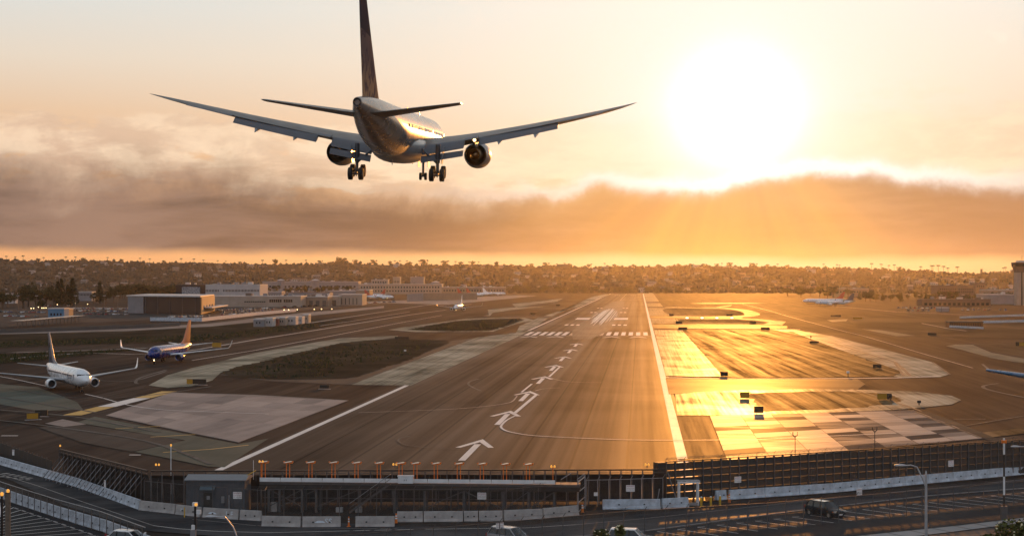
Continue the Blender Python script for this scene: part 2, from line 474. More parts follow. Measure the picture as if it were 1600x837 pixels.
for f in (0.11, 0.30, 0.70, 0.89):
    arrowhead(738, XL + (XR - XL) * f, 4.2, 16, 2.2, M_wpaint)
# centre line, touchdown marks and aiming points
for k in range(42):
    y = 850 + k * 54
    stripe('centre_line_dash', [(XC, y), (XC, y + 33)], 0.9, Z4, M_faded, px=False)
def tdz(y, offs, L=23, wd=1.8, m=None):
    for o in offs:
        for s in (-1, 1):
            stripe('touchdown_marking', [(XC + s * o, y), (XC + s * o, y + L)], wd, Z4, m or M_wpaint, px=False)
tdz(915, (10, 13.2, 16.4), m=M_wpaint); tdz(1280, (10, 13), m=M_wpaint); tdz(1480, (10, 13), m=M_wpaint); tdz(2750, (10, 13, 16.4))
tdz(1055, (12.4,), 46, 9.0)
# rubber laid down by touchdowns and the polished patch beyond the threshold
sheet('touchdown_rubber', [(XC - 9, 820), (XC + 9, 820), (XC + 7, 1900), (XC - 7, 1900)], Z3, M_rub, px=False, smooth=3)
pr_ = random.Random(4)
for k in range(26):
    sd = pr_.choice((-1, 1)); o = pr_.uniform(.7, 8.2); ext = 1 - (o / 9.5) ** 2
    y0, y1 = 1180 - 270 * ext * pr_.uniform(.7, 1.05), 1180 + 300 * ext * pr_.uniform(.7, 1.05)
    x = XC + sd * o; wd = pr_.uniform(.2, .7); tw = wd * .15
    sheet('polished_streak', [(x - tw, y0), (x + tw, y0), (x + wd / 2, y0 + 60), (x + wd / 2, y1 - 60), (x + tw, y1), (x - tw, y1), (x - wd / 2, y1 - 60), (x - wd / 2, y0 + 60)], Z5, M_shine, px=False)
# lead-on lines curving off the centre line
LT = .07
stripe('taxi_lead_line', [(831, 600), (815, 613)], .5, LT, M_wpaint)
stripe('taxi_lead_line', [(838, 617), (804, 646)], .75, LT, M_wpaint)
stripe('taxi_lead_line', [(875, 573), (858, 589)], .6, LT, M_wpaint)
stripe('taxi_lead_line', [(805, 650), (793, 656), (785, 663), (783, 668), (790, 673), (806, 677), (835, 681), (900, 684.5), (985, 687.5),
                          (1060, 688), (1135, 687.5), (1200, 686), (1290, 682), (1400, 677)], .42, LT, M_wpaint, smooth=4)
stripe('taxi_lead_line', [(808, 619), (801, 627), (790, 630.5), (763, 634.5), (720, 638.5), (660, 641.5), (560, 645)], .34, LT, M_faded, smooth=4)
stripe('taxi_lead_line', [(860, 590), (872, 594), (895, 597), (940, 598)], .30, LT, M_faded, smooth=4)
stripe('taxi_lead_line', [(836, 611), (850, 607.5), (875, 606)], .30, LT, M_faded, smooth=4)
stripe('tyre_track', [(748, 592), (735, 596), (732, 601), (742, 607), (752, 611)], .55, LT, M_rub, smooth=4)
stripe('tyre_track', [(640, 682), (625, 685), (623, 690), (635, 696), (670, 700), (720, 702)], .30, LT, M_rub, smooth=4)

# ---- left of the runway
sheet('painted_shoulder', [(547, 601), (642, 602), (802, 529), (830, 515.5), (805, 520), (745, 527)], Z1, M_pale)
sheet('taxiway', [(345, 586), (430, 596), (547, 601), (745, 527), (702, 533), (640, 560), (540, 592), (430, 593), (345, 584)], Z1, M_dark)
# pale edge strip of the taxiway and the round corner by the parked signs
sheet('painted_shoulder', [(232, 602), (262, 586), (300, 575), (400, 551), (500, 533.5), (530, 528.5), (622, 524.5), (622, 527.5), (531, 536),
                           (400, 568.5), (345, 582), (332, 594), (300, 603), (262, 606)], Z2, M_pale)
sheet('soil_island', [(345, 583), (372, 572), (400, 567), (450, 554), (531, 536), (580, 531), (640, 530), (695, 531.5), (702, 535), (640, 562), (555, 589),
                      (500, 592), (426, 592.5), (360, 589)], Z3, M_soil)
sheet('painted_shoulder', [(605, 515), (668, 506), (730, 497.5), (812, 495), (835, 500), (806, 506), (770, 518), (650, 518.5)], Z1, M_pale)
sheet('soil_island', [(634, 515.5), (668, 508.5), (715, 501), (760, 498.5), (812, 497), (818, 500), (790, 510), (766, 517), (700, 517.5)], Z3, M_soil)
sheet('painted_shoulder', [(806, 520), (812, 509), (840, 497), (872, 486.5), (900, 481), (930, 469), (948, 462), (954, 459.5), (946, 459.5), (925, 463.5),
                           (907, 471), (885, 484), (860, 495), (835, 511)], Z1, M_pale)
for a, b in ((1095, 1150), (1450, 1520), (1750, 1820), (2080, 2140)):
    sheet('taxiway', [(XL - 40, a), (XL - 1.6, a), (XL - 1.6, b), (XL - 40, b)], Z2, M_dark, px=False)
sheet('painted_shoulder', [(735, 492), (760, 484), (800, 480.5), (860, 478), (800, 484), (770, 488.5), (765, 494)], Z1, M_pale)
sheet('painted_shoulder', [(800, 475), (850, 470), (880, 466), (870, 471), (830, 476), (806, 480)], Z1, M_pale)
# taxiway and its pale lines, running beside the runway
sheet('taxiway', [(-20, 640), (160, 588), (400, 533), (560, 505), (690, 482), (760, 475), (764, 492), (650, 507), (530, 530), (400, 552), (240, 592), (160, 660)], Z1, M_taxi)
stripe('taxi_edge_line', [(-40, 566), (120, 552), (260, 552), (400, 530.5), (520, 511.5), (640, 492), (697, 484)], 1.9, Z3, M_faded, smooth=3)
stripe('taxi_centre_line', [(300, 563), (400, 547), (629, 503.5), (690, 493)], .55, Z3, M_wpaint)
stripe('taxi_centre_line', [(133, 616), (160, 622), (200, 633), (250, 640), (320, 643.5), (420, 647)], .38, LT, M_wpaint, smooth=4)
stripe('taxi_centre_line', [(-20, 585), (20, 592), (75, 604)], .38, LT, M_wpaint, smooth=4)
# concrete corner, green paint, brown patches
sheet('concrete_apron', [(267, 613), (400, 617), (545, 625.5), (373, 691.5), (270, 671), (165, 649)], Z2, M_conc)
sheet('green_paint', [(148, 651), (372, 694), (420, 685), (351, 730), (325, 729), (262, 716), (210, 706), (290, 688), (255, 683), (120, 660)], Z2, M_green)
sheet('green_paint', [(-20, 598), (60, 605), (120, 628), (130, 640), (60, 642), (-20, 628)], Z1, M_green)
sheet('brown_pavement', [(60, 668), (120, 662), (255, 683), (285, 689), (205, 706), (130, 692)], Z2, M_dark)
lq = [Vector(G2(*p)) for p in ((267, 613.5), (543, 626), (373, 691), (167, 648.5))]
lap = structure(link('concrete_apron', None))
for i in range(9):
    for j in range(6):
        def q(u, v): return lq[0].lerp(lq[1], u).lerp(lq[3].lerp(lq[2], u), v)
        p = [q(i / 9, j / 6), q((i + 1) / 9, j / 6), q((i + 1) / 9, (j + 1) / 6), q(i / 9, (j + 1) / 6)]
        c = sum(p, Vector((0, 0))) / 4; p = [c + (a - c) * (1 - .06 / (a - c).length) for a in p]
        MB().prism([(a.x, a.y) for a in p], -.05, .085 + rnd.uniform(0, .015)).build('slab', M_lslab, lap)
sheet('concrete_patch', [(70, 662), (98, 655), (135, 663), (100, 667)], Z3, M_conc)
for pts in ([(180, 670), (250, 666)], [(235, 683), (305, 679)], [(255, 707), (330, 702), (388, 695.5)]):
    stripe('shoulder_chevron_line', pts, .55, Z3, M_ypaint)
# runway holding position bar: yellow ends, white middle
stripe('holding_line', [(112, 649), (165, 636)], 3.6, Z4, M_ypaint)
stripe('holding_line', [(166, 635.7), (222, 622.2)], 3.6, Z4, M_wpaint)
stripe('holding_line', [(223, 622), (265, 611.5)], 3.6, Z4, M_ypaint)
stripe('surface_marking', [(202, 711), (220, 711)], .7, Z3, M_wpaint)
stripe('surface_marking', [(2, 681), (28, 681)], .8, Z3, M_wpaint)
for pts in ([(-20, 618), (60, 630), (150, 645)], [(20, 608), (120, 622), (230, 618), (330, 604)], [(100, 590), (180, 596), (215, 594), (260, 580)],
            [(-20, 655), (90, 668), (230, 690), (330, 726)], [(215, 600), (212, 597), (220, 590), (260, 578)], [(-10, 640), (120, 652), (250, 676)]):
    stripe('tyre_track', pts, .8, LT, M_rub, smooth=5)
# strips of ground beyond the taxiway
sheet('taxiway', [(-30, 546), (120, 541), (330, 537), (420, 531), (420, 535), (330, 542), (120, 547), (-30, 553)], Z2, M_taxi)
stripe('taxi_edge_line', [(20, 551), (150, 547), (230, 544)], 2.2, Z3, M_faded)
sheet('soil_strip', [(-30, 523), (150, 517), (330, 509), (470, 500), (530, 497), (560, 500), (490, 514), (400, 526), (330, 534), (150, 538), (-30, 545)], Z1, M_soil)
sheet('soil_strip', [(-30, 553), (60, 551), (225, 545), (160, 553), (60, 564), (-30, 571)], Z1, M_soil)
sheet('access_road', [(-30, 519), (200, 513), (330, 505), (470, 489), (600, 478), (600, 481), (480, 494), (330, 510), (200, 517), (-30, 523)], Z2, M_conc)
sheet('parking_lot', [(-30, 512), (230, 500), (330, 498), (460, 486), (640, 472), (560, 470), (400, 478), (240, 481), (60, 478), (-30, 486)], Z1, M_lot)
sheet('apron', [(560, 472), (700, 466), (810, 461), (840, 462), (800, 466), (700, 476)], Z1, M_conc)
stripe('taxi_edge_line', [(480, 505), (560, 493), (660, 477.5), (700, 473)], 2.2, Z3, M_faded)
stripe('taxi_edge_line', [(500, 509), (560, 500), (640, 487)], 1.2, Z3, M_faded)

# ---- right of the runway
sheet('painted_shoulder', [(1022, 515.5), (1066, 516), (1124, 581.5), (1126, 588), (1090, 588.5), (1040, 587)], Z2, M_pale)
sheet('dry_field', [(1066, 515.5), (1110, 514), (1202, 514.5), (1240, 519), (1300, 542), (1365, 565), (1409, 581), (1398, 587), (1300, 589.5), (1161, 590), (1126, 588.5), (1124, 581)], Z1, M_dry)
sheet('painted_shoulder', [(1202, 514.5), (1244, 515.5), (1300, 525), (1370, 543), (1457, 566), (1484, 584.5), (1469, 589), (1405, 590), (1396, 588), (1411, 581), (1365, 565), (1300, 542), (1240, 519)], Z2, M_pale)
stripe('pavement_seam', [(1215, 516), (1280, 530), (1340, 548), (1400, 566), (1422, 587)], .8, Z3, M_rub)
stripe('pavement_seam', [(1398, 567), (1412, 587)], .7, Z3, M_rub)
stripe('pavement_seam', [(1457, 566), (1484, 585)], .7, Z3, M_rub)
stripe('painted_edge', [(1040, 590), (1090, 591), (1160, 592), (1300, 591.5), (1400, 590.5), (1468, 588)], 1.6, Z4, M_wpaint, smooth=3)
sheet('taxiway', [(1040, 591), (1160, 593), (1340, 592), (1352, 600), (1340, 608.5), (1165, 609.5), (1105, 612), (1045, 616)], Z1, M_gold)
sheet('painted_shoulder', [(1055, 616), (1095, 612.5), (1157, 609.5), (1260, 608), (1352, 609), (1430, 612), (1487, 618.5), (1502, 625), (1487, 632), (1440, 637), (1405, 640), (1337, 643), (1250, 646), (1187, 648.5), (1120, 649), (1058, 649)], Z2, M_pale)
sheet('dry_field', [(1167, 616), (1200, 613.5), (1262, 611.5), (1330, 612.5), (1375, 614.5), (1400, 619), (1412, 626), (1390, 632), (1337, 637.5), (1260, 641), (1193, 643.5), (1180, 630)], Z3, M_dry)
stripe('pavement_seam', [(1330, 608), (1380, 622), (1440, 643)], .6, Z4, M_rub)
sheet('smooth_shoulder', [(1057, 650), (1108, 650), (1134, 718), (1076, 722)], Z2, M_taxi)
# concrete slabs with open joints
apron = structure(link('concrete_apron', None))
tl, tr, br_, bl = (Vector(G2(*p)) for p in ((1109, 650), (1428, 641), (1545, 684), (1137, 722)))
ncol, nrow = 7, 10
cu = [0, .145, .29, .43, .57, .705, .85, 1.0]
slab_id = 0
for i in range(ncol):
    for j in range(nrow):
        def q(u, v): return (tl.lerp(tr, u)).lerp(bl.lerp(br_, u), v)
        j0, j1 = j / nrow, (j + 1) / nrow
        p = [q(cu[i], j0), q(cu[i + 1], j0), q(cu[i + 1], j1), q(cu[i], j1)]
        c = sum(p, Vector((0, 0))) / 4
        p = [c + (a - c) * (1 - .07 / max(.1, (a - c).length)) for a in p]
        h = .10 + rnd.uniform(0, .02)
        MB().prism([(a.x, a.y) for a in p], -.05, h).build('slab', M_slab, apron)
sheet('joint_filler', [tl, tr, br_, bl], Z1, M_dark, px=False)
stripe('tyre_track', [(1440, 643), (1490, 662), (1545, 685), (1580, 700)], 2.0, .075, M_gold)
stripe('tyre_track', [(1430, 644), (1475, 662), (1530, 684)], .5, .075, M_rub)
stripe('dry_verge', [(1076, 721), (1140, 716), (1300, 702), (1450, 690), (1610, 672)], 5.5, Z3, M_dry)
stripe('tyre_track', [(1490, 655), (1540, 655)], .7, Z3, M_rub); stripe('tyre_track', [(1510, 665), (1600, 650)], .5, Z3, M_rub)
stripe('tyre_track', [(1560, 599), (1540, 602), (1536, 605), (1545, 609), (1570, 615), (1610, 623)], .9, Z3, M_rub, smooth=4)
stripe('tyre_track', [(1535, 569), (1552, 583)], .7, Z3, M_rub)
# beige blocks beside the runway with crossings between them
for pts in ([(1005.5, 457.2), (1020, 457.2), (1030, 471), (1008.8, 471.6)], [(1009.6, 473.6), (1031.5, 473.6), (1036, 479), (1011, 479)],
            [(1012.2, 481), (1037.5, 481), (1047, 493), (1014.5, 493)], [(1016, 497.5), (1054.5, 497.5), (1058.5, 505), (1018.2, 505.5)]):
    sheet('painted_shoulder', pts, Z2, M_palef)
sheet('taxiway', [(1020, 506.5), (1145, 507), (1230, 509), (1230, 513), (1066, 513.5), (1021, 513)], Z1, M_dark)
sheet('taxiway', [(1014.5, 493.3), (1160, 494.5), (1160, 497), (1015.5, 497.2)], Z1, M_dark)
# looped taxiway islands
sheet('painted_shoulder', [(1040, 480), (1090, 481), (1134, 481), (1168, 484), (1187, 490), (1178, 494), (1140, 495.2), (1050, 494)], Z2, M_palef, smooth=3)
sheet('dry_field', [(1040, 481.5), (1100, 482), (1134, 482.6), (1155, 486), (1163, 490.5), (1150, 493.4), (1052, 492.6)], Z3, M_dirtf, smooth=3)
sheet('painted_shoulder', [(1056, 498), (1150, 497.5), (1190, 498.5), (1228, 502.5), (1222, 508), (1150, 507.5), (1060, 506.3)], Z2, M_palef)
sheet('dry_field', [(1058, 498.6), (1150, 498.8), (1180, 500.5), (1202, 503.5), (1192, 506.8), (1064, 505.8)], Z3, M_dirtf)
stripe('painted_edge', [(1068, 512.6), (1160, 513.2), (1210, 513.6), (1250, 515)], 2.2, Z4, M_wpaint)
sheet('painted_shoulder', [(1078, 474), (1100, 472.5), (1170, 473), (1200, 473.6), (1165, 474.4), (1100, 475)], Z2, M_palef)
sheet('painted_shoulder', [(1118, 479.5), (1144, 476.3), (1142, 478), (1125, 480.5)], Z2, M_palef)
stripe('taxi_edge_line', [(1035, 479.8), (1090, 480.2), (1120, 480)], 2.4, Z3, M_faded)
# far right fields and lines
stripe('taxi_centre_line', [(1160, 475), (1200, 485), (1231, 494), (1305, 514), (1347, 524.5), (1394, 538), (1440, 552), (1520, 575)], .55, Z3, M_faded, smooth=3)
sheet('painted_shoulder', [(1346, 514), (1378, 516), (1430, 524.5), (1400, 525)], Z2, M_palef)
sheet('dry_field', [(1322, 498), (1400, 495), (1640, 503), (1640, 529), (1560, 528.5), (1430, 524.5), (1378, 516), (1340, 511)], Z1, M_dirtf)
sheet('painted_shoulder', [(1478, 540.5), (1493, 538.2), (1520, 538.6), (1549, 551), (1610, 562), (1610, 569), (1549, 559.5), (1508, 548)], Z2, M_palef)
stripe('painted_edge', [(1520, 537.8), (1560, 537.5), (1590, 538)], .9, Z3, M_palef)
sheet('dry_field', [(1524, 539), (1610, 539.5), (1610, 560), (1552, 550)], Z3, M_dirtf)
sheet('painted_shoulder', [(1292, 500), (1325, 498.5), (1322, 502), (1300, 503)], Z2, M_palef)
stripe('taxi_edge_line', [(1300, 478), (1400, 487), (1520, 492), (1640, 494)], 2.0, Z2, M_faded)
stripe('taxi_edge_line', [(1440, 505), (1480, 513), (1510, 517)], 1.0, Z3, M_faded)

# ---- foreground: service road, parking lots, sidewalk
FG = 0.0
def wpath(pts): return [G2(*p) for p in pts]
sheet('service_road', [(-60, 690), (90, 752), (235, 800), (420, 812), (640, 823), (800, 823), (910, 812), (1040, 800), (1140, 792), (1640, 745), (1640, 762), (1450, 776),
                       (1257, 798), (1000, 832), (900, 845), (500, 850), (230, 830), (100, 790), (20, 752), (-60, 725)], Z1, M_road)
sheet('parking_lot', [(1640, 763), (1450, 777), (1257, 799), (1000, 833), (900, 850), (1180, 860), (1340, 838), (1500, 821), (1640, 804)], Z1 + .004, M_lot)
sheet('parking_lot', [(-60, 765), (20, 786), (100, 812), (180, 842), (160, 900), (-80, 900)], Z1, M_lot)
sheet('sidewalk', [(1300, 850), (1340, 838), (1500, 821.5), (1640, 804.5), (1640, 812), (1500, 830), (1400, 842), (1330, 856)], Z2, M_walk)
sheet('street', [(1330, 857), (1400, 843), (1500, 831), (1640, 813), (1700, 900), (1300, 900)], Z1, M_road)
kb = MB()
kp = wpath([(230, 832), (400, 832), (640, 842), (820, 845), (905, 838), (1000, 831), (1257, 797), (1450, 775), (1640, 760)])
for a, b in zip(kp[3:], kp[4:]): kb.bar((a[0], a[1], .06), (b[0], b[1], .06), .22, .12)
structure(kb.build('kerb', M_walk))
stripe('lane_line', [(900, 820.5), (1000, 811.5), (1040, 807.5), (1257, 783.5), (1450, 764.5), (1640, 746)], .15, Z3, M_faded)
stripe('lane_line', [(240, 822), (280, 827), (340, 831), (420, 833), (640, 828), (740, 826.5), (822, 825.5), (900, 820.5)], .15, Z3, M_wpaint)
stripe('lane_line', [(300, 812), (400, 822), (500, 826), (620, 827)], .12, Z3, M_faded)
stripe('lane_line', [(-20, 735), (60, 760), (130, 785), (240, 822)], .14, Z3, M_faded)
for k in range(5):
    stripe('road_marking', [(4 + 9 * k, 741 + 1.8 * k), (14 + 9 * k, 740 + 1.8 * k)], .8, Z3, M_faded)
    stripe('road_marking', [(0 + 10 * k, 745.5 + 1.2 * k), (7 + 10 * k, 745 + 1.2 * k)], .6, Z3, M_faded)
cs = random.Random(12)
for k in range(16):
    px = cs.uniform(60, 1560); f = px / 1600
    yb = 800 if px < 300 else (822 if px < 900 else 822 - (px - 900) * .085)
    a = G(px, yb); pts = [(a.x, a.y)]
    for q in range(5): pts.append((pts[-1][0] + cs.uniform(.3, 1.8), pts[-1][1] + cs.uniform(-.5, .9)))
    stripe('crack_seal', pts, .09, Z3, M_rub, px=False)
# stalls on the right
A0, B0 = Vector(G2(1180, 815)), Vector(G2(1640, 766))
nst = int((B0 - A0).length / 2.5)
sdir = (Vector(G2(1296, 812)) - Vector(G2(1244, 805))).normalized()
for k in range(-6, nst):
    p = A0.lerp(B0, k / nst)
    stripe('stall_line', [p, p + sdir * 5.4], .13, Z3, M_wpaint, px=False)
    t = (B0 - A0).normalized()
    stripe('stall_line', [p, p + t * 1.0], .16, Z3 + .003, M_faded, px=False)
# stalls at the bottom left
fdir = (Vector(G2(129, 830.6)) - Vector(G2(17, 792.5))).normalized()
ldir = Vector((-fdir.y, fdir.x)) * -1
if ldir.x > 0: ldir = -ldir
P0, P1 = Vector(G2(10, 790)), Vector(G2(150, 838))
LOT_STOPS = []
for k in range(14):
    p = P0.lerp(P1, (k - 1) / 11)
    e = Vector(G2(0, 795 + 4.4 * k))
    stripe('stall_line', [p, p + (e - p).normalized() * 12], .13, Z3, M_wpaint, px=False)
    LOT_STOPS.append(p + fdir * .9)

# ------------------------------------------------------------------ aircraft
def section(x, yle, z, chord, tc, tw=0.0, n=8, vert=False):
    """one airfoil ring; y runs forward"""
    up, lo = [], []
    for i in range(n + 1):
        c = (1 - math.cos(math.pi * i / n)) / 2
        th = 5 * tc * (0.2969 * math.sqrt(c) - 0.126 * c - 0.3516 * c * c + 0.2843 * c ** 3 - 0.1015 * c ** 4) * chord
        up.append((c, th)); lo.append((c, -th))
    ring = up + lo[-2:0:-1]
    out = []
    for c, th in ring:
        y = yle - c * chord * math.cos(tw); h = th - c * chord * math.sin(tw)
        out.append(Vector((x + h, y, z)) if vert else Vector((x, y, z + h)))
    return out
def dense(secs, k=4):
    """more sections between the given ones, so long skins stay smooth"""
    out = []
    for a, b in zip(secs, secs[1:]):
        for j in range(k): out.append(tuple(p + (q - p) * j / k for p, q in zip(a, b)))
    return out + [secs[-1]]
def fuselage_mb(stations, n=32, ex=2.0):
    """stations: (s, zc, half width, half height)"""
    rings = []
    for s_, zc, a, b in stations:
        rings.append([Vector((a * math.cos(2 * math.pi * k / n), -s_, zc + b * math.sin(2 * math.pi * k / n))) for k in range(n)])
    return MB().loft(rings)
def wrap_text(body, size, s0, radx, radz, zc, ang, side, name, m, parent):
    """lettering laid on the curved side of a fuselage"""
    vs, fs = text_mb(body, size)
    out = []
    for v in vs:
        a = ang + v.y / radz
        out.append((side * (radx + .03) * math.cos(a), -s0 - side * -1 * v.x * -1 if False else -s0 + side * v.x, zc + (radz + .03) * math.sin(a)))
    mb = MB().add(out, fs)
    return mb.build(name, m, parent)

M_white = mat('aircraft_white_paint', (.80, .81, .82), .28, 0, .06, .5, .5, coat=.4)
M_grey = mat('aircraft_grey_paint', (.30, .30, .31), .32, 0, .10, .6, .5, coat=.2)
M_wing = mat('bare_wing_skin', (.25, .25, .27), .38, .35, .15, .7, .5)
M_dgrey = mat('flap_grey_paint', (.13, .125, .13), .42, 0, .12, .8, .4)
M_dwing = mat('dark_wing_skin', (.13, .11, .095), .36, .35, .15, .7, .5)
M_steel = mat('landing_gear_steel', (.12, .12, .125), .45, .6, .2, 2)
M_tyre = mat('tyre_black_rubber', (.018, .017, .017), .75, 0, .2, 4)
M_rim = mat('wheel_rim_metal', (.35, .33, .30), .4, .7, .1, 4)
M_lip = mat('polished_nacelle_lip', (.55, .55, .56), .22, .9, .08, 1)
M_fan = mat('engine_dark_interior', (.02, .02, .022), .5, .4, .2, 3)
M_hot = mat('exhaust_metal', (.45, .34, .22), .38, .9, .25, 2)
M_win = glass('aircraft_window')
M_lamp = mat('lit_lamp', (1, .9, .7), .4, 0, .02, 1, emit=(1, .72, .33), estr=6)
M_amber = mat('lit_amber_lamp', (1, .5, .1), .4, 0, .02, 1, emit=(1, .42, .06), estr=.7)
M_teal = mat('tail_teal_paint', (.012, .07, .13), .3, 0, .5, .35, coat=.4)
M_blue = mat('fuselage_royal_blue', (.012, .028, .19), .26, 0, .1, .4, coat=.5)
M_orange = mat('tail_orange_paint', (.55, .13, .03), .32, 0, .12, .5, coat=.3)
M_redtail = mat('tail_red_paint', (.42, .06, .03), .35, 0, .1, .5)
M_navy = mat('tail_navy_paint', (.02, .03, .07), .35, 0, .1, .5)
M_yel = mat('stripe_yellow_paint', (.60, .33, .05), .35, 0, .1, .5)
M_text = mat('dark_blue_lettering', (.02, .05, .12), .4, 0, .05, 1)
M_twhite = mat('white_lettering', (.75, .75, .75), .4, 0, .05, 1)
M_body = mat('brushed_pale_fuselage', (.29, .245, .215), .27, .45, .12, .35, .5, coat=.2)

def fin_livery():
    m = bpy.data.materials.new('tail_fin_livery'); m.use_nodes = True
    nt = m.node_tree; b = nt.nodes['Principled BSDF']
    t = nt.nodes.new('ShaderNodeTexCoord')
    s = nt.nodes.new('ShaderNodeSeparateXYZ'); nt.links.new(t.outputs['Object'], s.inputs[0])
    y, z = S(nt, s.outputs[1]), S(nt, s.outputs[2])
    wv = noise(nt, xyz(nt, 0.0, y * 0.55, z * 0.32), 1.0, 3, .5, .8)
    swirl = (wv - 0.5)._m('ABSOLUTE').sm(.07, .02)
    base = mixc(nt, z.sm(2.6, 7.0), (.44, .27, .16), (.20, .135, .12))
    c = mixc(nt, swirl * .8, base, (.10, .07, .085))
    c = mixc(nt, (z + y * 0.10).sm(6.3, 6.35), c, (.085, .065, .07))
    nt.links.new(c.k, b.inputs['Base Color']); b.inputs['Roughness'].default_value = .55; b.inputs['Specular IOR Level'].default_value = 0.0
    return m

def wheel(mbname, parent, c, rad, wd, axis_x=True):
    o = MB().lathe([(-wd * .5, rad * .55), (-wd * .5, rad * .86), (-wd * .38, rad), (wd * .38, rad), (wd * .5, rad * .86), (wd * .5, rad * .55)], (0, 0, 0), 'X', 18)
    o.cur = 1
    o.lathe([(-wd * .42, .02), (-wd * .42, rad * .57), (wd * .42, rad * .57), (wd * .42, .02)], (0, 0, 0), 'X', 14, True)
    return o.build('wheel', [M_tyre, M_rim], parent, True, c)

